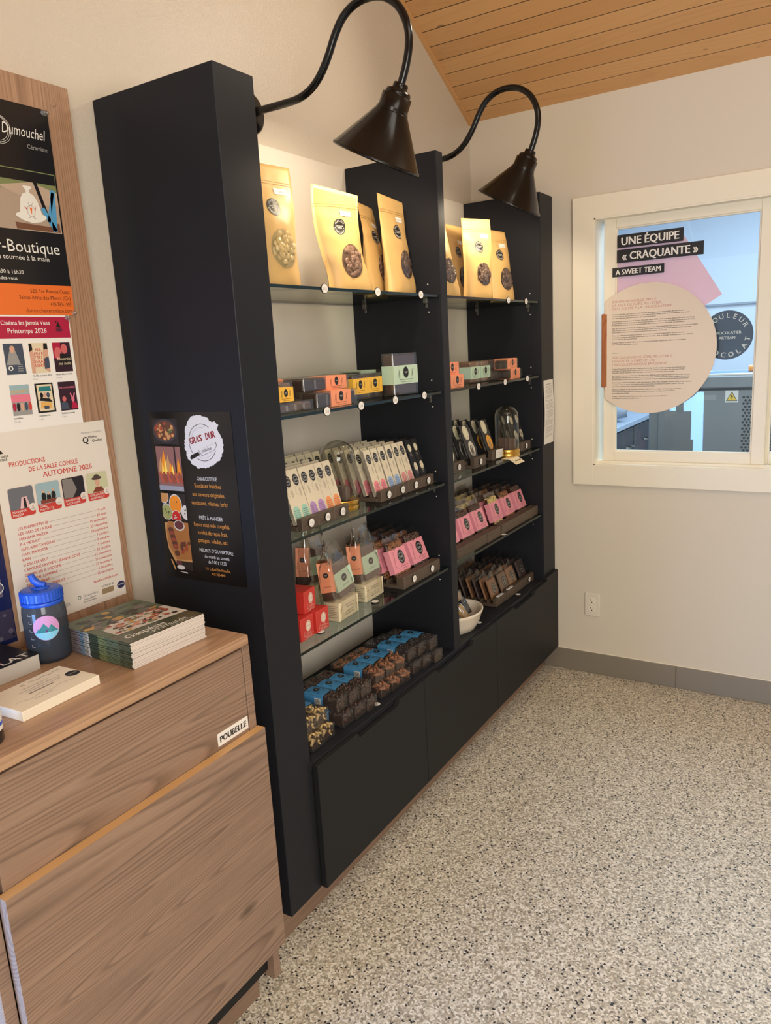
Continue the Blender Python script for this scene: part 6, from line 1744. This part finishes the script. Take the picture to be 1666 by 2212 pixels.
mb = MB(); mb.cbox((-0.030, -0.001, 0), (0.030, 0, 0.034), 0.0003); mb.frame((0, -0.001, 0), (1, 0, 0), (0, 0, 1)); mb.txt('Barres chocolat', 0, 0.019, 0.0062, 1, 0.0003, 'C', 0.0, width=0.036); mb.txt('noir à la carte', 0, 0.011, 0.0062, 1, 0.0003, 'C', 0.0, width=0.034)
tag(mb.obj('sign_card', [M_paper, M_grey], None, (0.316, 1.545, Z3R + 0.005), pose(-4, 0)), 'small white lettered card leaning on the tray beside the glass dome', 'card')
mb = MB(); bend = R(34)
P0 = [(-0.045, 0.034), (0.045, 0.034)]; c_, s_ = math.cos(bend) * 0.036, -math.sin(bend) * 0.036
vs = [(-0.045, 0.034, 0), (0.045, 0.034, 0), (-0.045, 0, 0), (0.045, 0, 0), (-0.045, -c_, s_), (0.045, -c_, s_)]
mb.add(vs + [(x, y, z + 0.0007) for x, y, z in vs], [(6, 8, 9, 7), (8, 10, 11, 9), (0, 1, 3, 2), (2, 3, 5, 4), (4, 5, 11, 10), (0, 2, 8, 6), (2, 4, 10, 8), (1, 7, 9, 3), (3, 9, 11, 5), (0, 6, 7, 1)])
mb.frame((0, -c_ / 2, s_ / 2 + 0.0007), (1, 0, 0), (0, math.cos(bend), math.sin(bend))); mb.txt('Nouveauté', 0.010, -0.004, 0.012, 1, 0.0004, 'C', 0.02); mb.ring(-0.030, 0.0, 0.005, 0.0056, 1, 0.0004, 14, sz=1.8)
tag(mb.obj('loose_card', [M_cream, M_ink], None, (0.3665, 1.570, Z3R + 0.0008), (0, 0, FX)), 'loose cream card with a printed word, overhanging the glass edge below the dome', 'card')
dome('glass dome on a ribbed gold foot among the black bars', (0.318, 1.622, Z3R), 0.050, 0.212, True)

# ---------------------------------------------------------------- counter: blue sleeved boxes
BLME = {}
def bluebox(loc, rot, label, kind):
    L_, W_, H_ = 0.175, 0.053, 0.041
    t = thing('blue_sleeved_box', label, 'box', loc, rot, 'blue sleeved chocolate boxes')
    if kind not in BLME:
        rnd = random.Random(kind + 50)
        mb = MB()
        mb.cbox((-W_ / 2 + 0.004, -L_ / 2 + 0.004, 0.002), (W_ / 2 - 0.004, L_ / 2 - 0.004, 0.026), 0.003, 0)
        for q in range(330):
            mb.ico((rnd.uniform(-W_ / 2 + 0.009, W_ / 2 - 0.009), rnd.choice((rnd.uniform(-L_ / 2 + 0.005, -0.034), rnd.uniform(0.030, L_ / 2 - 0.005))), rnd.uniform(0.014, 0.039)), rnd.uniform(0.004, 0.0075), 1 if rnd.random() < 0.85 else 0, (1, 1.8, 0.45) if kind != 2 else (0.8, 1.9, 0.6))
        a = mb.obj('chocolate_clusters', [M_choc, (mat('cluster_dark', (74, 54, 48), 0.35), mat('cluster_milk', (148, 98, 70), 0.4), mat('cluster_almond', (206, 176, 120), 0.45), mat('cluster_black', (58, 50, 52), 0.35))[kind]], t)
        mb = MB(); mb.cbox((-W_ / 2, -L_ / 2, 0), (W_ / 2, L_ / 2, H_), 0.0016); b = mb.obj('clear_box', M_acryl, t)
        e = 0.0008
        mb = MB(); y0, y1 = -0.036, 0.034
        # band wraps over a softly domed top
        n_ = 8
        prof = [(-W_ / 2 - e, 0.001), (-W_ / 2 - e, H_ - 0.006)] + [(-(W_ / 2 + e) + 0.006 * (1 - math.cos(PI / 2 * i / 4)), H_ - 0.006 + 0.0075 * math.sin(PI / 2 * i / 4)) for i in range(1, 5)] + [(0, H_ + 0.0035)]
        prof = prof + [(-x, z) for x, z in reversed(prof[:-1])]
        vs = []; fs = []
        for x, z in prof:
            vs += [(x, y0, z), (x, y1, z)]
        for i in range(len(prof) - 1):
            fs.append((2 * i, 2 * i + 2, 2 * i + 3, 2 * i + 1))
        mb.add(vs, fs, 0, True)
        mb.frame((0, 0, H_ + 0.0032), (0, -1, 0), (1, 0, 0)) if False else mb.frame((0, 0, H_ + 0.0036), (1, 0, 0), (0, 1, 0))
        logo(mb, 0, 0.006, 0.0105, 1, 2, 0.0005, ring=False)
        for q in range(4):
            mb.disc(-0.014 + 0.028 * (q % 2), -0.012 + 0.034 * (q // 2), 0.006, 3, 0.0002, 0.003)
        for sx_ in (-1, 1):
            mb.frame((sx_ * (W_ / 2 + e), 0, 0), (0, sx_, 0), (0, 0, 1)); mb.rect(0.006, 0.014, 0.028, 0.034, 4, 0.0004) if sx_ < 0 else mb.rect(-0.034, 0.016, -0.012, 0.036, 4, 0.0004)
            b0 = 0.008 if sx_ < 0 else -0.032
            for q in range(9):
                mb.rect(b0 + q * 0.002, 0.019, b0 + q * 0.002 + (0.0006, 0.0012)[q % 2], 0.032, 1, 0.0007)
        c = mb.obj('blue_sleeve', [M_blue, M_logob, M_logow, mat('blue_paper_pattern', (52, 112, 160), 0.5), M_paper], t)
        BLME[kind] = [(x.name.split('.')[0], x.data) for x in (a, b, c)]
    else:
        for nm, me in BLME[kind]:
            o = bpy.data.objects.new(nm, me); COL.objects.link(o); o.parent = t
    return t
ZK = ZC + 0.0006
HBX = 0.0452
sets = [('almond topped', 2, [(0.205, 0.342), (0.262, 0.338)], 'nearest the tower'), ('dark cluster', 0, [(0.355, 0.340), (0.411, 0.346), (0.466, 0.352)], 'second set from the tower'), ('light brown cluster', 1, [(0.563, 0.341), (0.620, 0.346), (0.676, 0.350)], 'third set from the tower'), ('blackish cluster', 3, [(0.7585, 0.345), (0.8165, 0.352), (0.874, 0.366)], 'set beside the divider')]
for nm, kd, ps, where in sets:
    for c, (y, xf) in enumerate(ps):
        for lv in range(2):
            dx = (0.012, -0.004)[lv]
            bluebox((xf - 0.0885 - (0.0 if lv == 0 else 0.016), y - (0.0 if lv == 0 else 0.004), ZK + HBX * lv), pose(random.uniform(-0.25, 0.25) + (0, 1.2)[lv]), '%s blue sleeved box, %s layer, %s column, %s' % (nm, ('lower', 'upper')[lv], nm6[c], where), kd)

# ---------------------------------------------------------------- counter by the window: brown wrapped bars, bowl
BRME = {}
def brownbar(loc, rot, label, tone):
    w_, d_, h_ = 0.078, 0.010, 0.092
    t = thing('wrapped_bar', label, 'chocolate bar', loc, rot, 'wrapped bars on the counter')
    if tone not in BRME:
        rnd = random.Random(tone + 90)
        mb = MB(); mb.cbox((-w_ / 2 + 0.003, 0, 0), (w_ / 2 - 0.003, d_, h_), 0.003, 0)
        mb.frame((0, -0.0002, 0), (1, 0, 0), (0, 0, 1)); logo(mb, 0.004, 0.050, 0.0195, 1, 2, 0.0004, 0.0235, ring=True)
        a = mb.obj('slab', [mat('wrap_bar_%d' % tone, [(138, 98, 70), (112, 88, 70), (72, 58, 58)][tone], 0.32), M_logob, M_logow], t)
        mb = MB(); n_ = 14
        vs = []; fs = []
        for s in (0, 1):
            for j, v in enumerate((0, 0.5, 0.9, 1.0, 1.16)):
                for i in range(n_ + 1):
                    u = -1 + 2 * i / n_
                    y = (-0.0018 if s == 0 else d_ + 0.0018) if v <= 0.95 else d_ / 2 + (-0.001 if s == 0 else 0.001)
                    peak = (0.018 * (1 - abs(u - 0.7)) * rnd.uniform(0.4, 1) if j == 4 else 0)
                    vs.append((u * (w_ / 2), y + rnd.uniform(-0.0006, 0.0006), -0.0005 + v * h_ + peak))
        for s in (0, 1):
            for j in range(4):
                for i in range(n_):
                    p = s * 5 * (n_ + 1) + j * (n_ + 1) + i; q = p + n_ + 1
                    fs.append((p, p + 1, q + 1, q) if s == 0 else (p + 1, p, q, q + 1))
        mb.add(vs, fs, 0, True)
        b = mb.obj('clear_wrap', M_film, t)
        BRME[tone] = [(x.name.split('.')[0], x.data) for x in (a, b)]
    else:
        for nm, me in BRME[tone]:
            o = bpy.data.objects.new(nm, me); COL.objects.link(o); o.parent = t
    return t
cols = [(1.507, 0.327, 0, 7, 0.104, True), (1.605, 0.330, 1, 7, 0.090, True), (1.697, 0.330, 0, 7, 0.090, False), (1.808, 0.330, 2, 6, 0.124, True)]
for k, (y, xf, tone, n_, wd, dsc) in enumerate(cols):
    tray('walnut counter tray of wrapped bars, %s from the bowl' % nm6[k], (xf, y, ZK), wd, 0.265, 7, hf=0.038 if k else 0.036, disc=(k == 3), group='walnut trays on the counter', slot0=0.022, pitch=0.031, rail=0.0175, card=(k < 2))
    for r in range(n_):
        brownbar((xf - 0.0212 - 0.031 * r, y + random.uniform(-0.003, 0.003) + 0.002, ZK + 0.0168), pose(random.uniform(-0.8, 0.8), 19 + random.uniform(-1.5, 1.0)), 'wrapped %s bar, %s row in the %s counter tray from the bowl' % (('caramel brown', 'dull brown', 'dark')[tone], ORD[r], nm6[k]), tone if r < 2 else (tone, 2, 2)[r % 3])
for k, y in enumerate((1.125, 1.215, 1.305, 1.395)):
    tray('walnut tray behind the bowl, %s from the divider' % nm6[k], (0.176, y, ZK), 0.088, 0.125, 3, hf=0.034, disc=False, group='walnut trays on the counter', slot0=0.022, pitch=0.031)
    for r in range(3):
        brownbar((0.176 - 0.0195 - 0.031 * r, y + random.uniform(-0.003, 0.003), ZK + 0.0168), pose(random.uniform(-0.8, 0.8), 19 + random.uniform(-1.5, 1.0)), 'wrapped bar behind the bowl, %s row in the %s tray from the divider' % (ORD[r], nm6[k]), (2, 0, 2, 1)[(r + k) % 4])
# oval bowl with wrapped sweets in it
bo = thing('oval_bowl', 'oval off-white ceramic bowl of wrapped chocolates beside the divider', 'bowl', (0.278, 1.185, ZK))
S = Matrix.Diagonal((0.78, 1.0, 1.0, 1.0))
mb = MB(); mb.lathe([(0.085, 0.0), (0.088, 0.002), (0.108, 0.030), (0.120, 0.062), (0.124, 0.066), (0.126, 0.073), (0.123, 0.077), (0.118, 0.074), (0.114, 0.064), (0.102, 0.032), (0.080, 0.008), (0.001, 0.007)], 0, 48, S); mb.obj('bowl', M_bone, bo)
mb = MB(); mb.disc(0, 0, 0.001, 0) if False else None
spots = [(0.304, 1.240, 0.058, 0, 30, 2, M_barblackside), (0.316, 1.200, 0.050, 0, 38, 0, M_kraft), (0.256, 1.262, 0.066, 0, 14, 1, M_kraft), (0.305, 1.148, 0.052, 0, 34, 2, M_barblackside), (0.240, 1.195, 0.062, 0, 22, 1, M_kraft)]
for k, (x, y, z, th, ln, tone, mm_) in enumerate(spots):
    o = thing('wrapped_sweet', '%s wrapped sweet lying in the oval bowl' % ('black banded', 'frontmost kraft banded', 'upright kraft banded', 'divider-side black banded', 'deepest kraft banded')[k], 'sweet', (x, y, ZK + z - 0.016), pose(th, ln), 'sweets in the oval bowl')
    mb = MB(); mb.cbox((-0.018, -0.008, 0), (0.018, 0.008, 0.062), 0.002); mb.obj('filled_bar', mm_, o)
    mb = MB(); n_ = 10
    vs = []; fs = []
    for s in (0, 1):
        for j in range(4):
            for i in range(n_ + 1):
                u = -1 + 2 * i / n_
                vs.append((u * 0.021 * (1, 0.95, 0.7, 1.25)[j], (-0.010 if s == 0 else 0.010) * (1, 0.9, 0.2, 0.5)[j] + random.uniform(-0.002, 0.002), 0.0 + (0.0, 0.060, 0.074, 0.098)[j] + random.uniform(-0.002, 0.002)))
    for s in (0, 1):
        for j in range(3):
            for i in range(n_):
                p = s * 4 * (n_ + 1) + j * (n_ + 1) + i; q = p + n_ + 1
                fs.append((p, p + 1, q + 1, q))
    mb.add(vs, fs, 0, True); mb.obj('clear_wrap', M_cello, o)
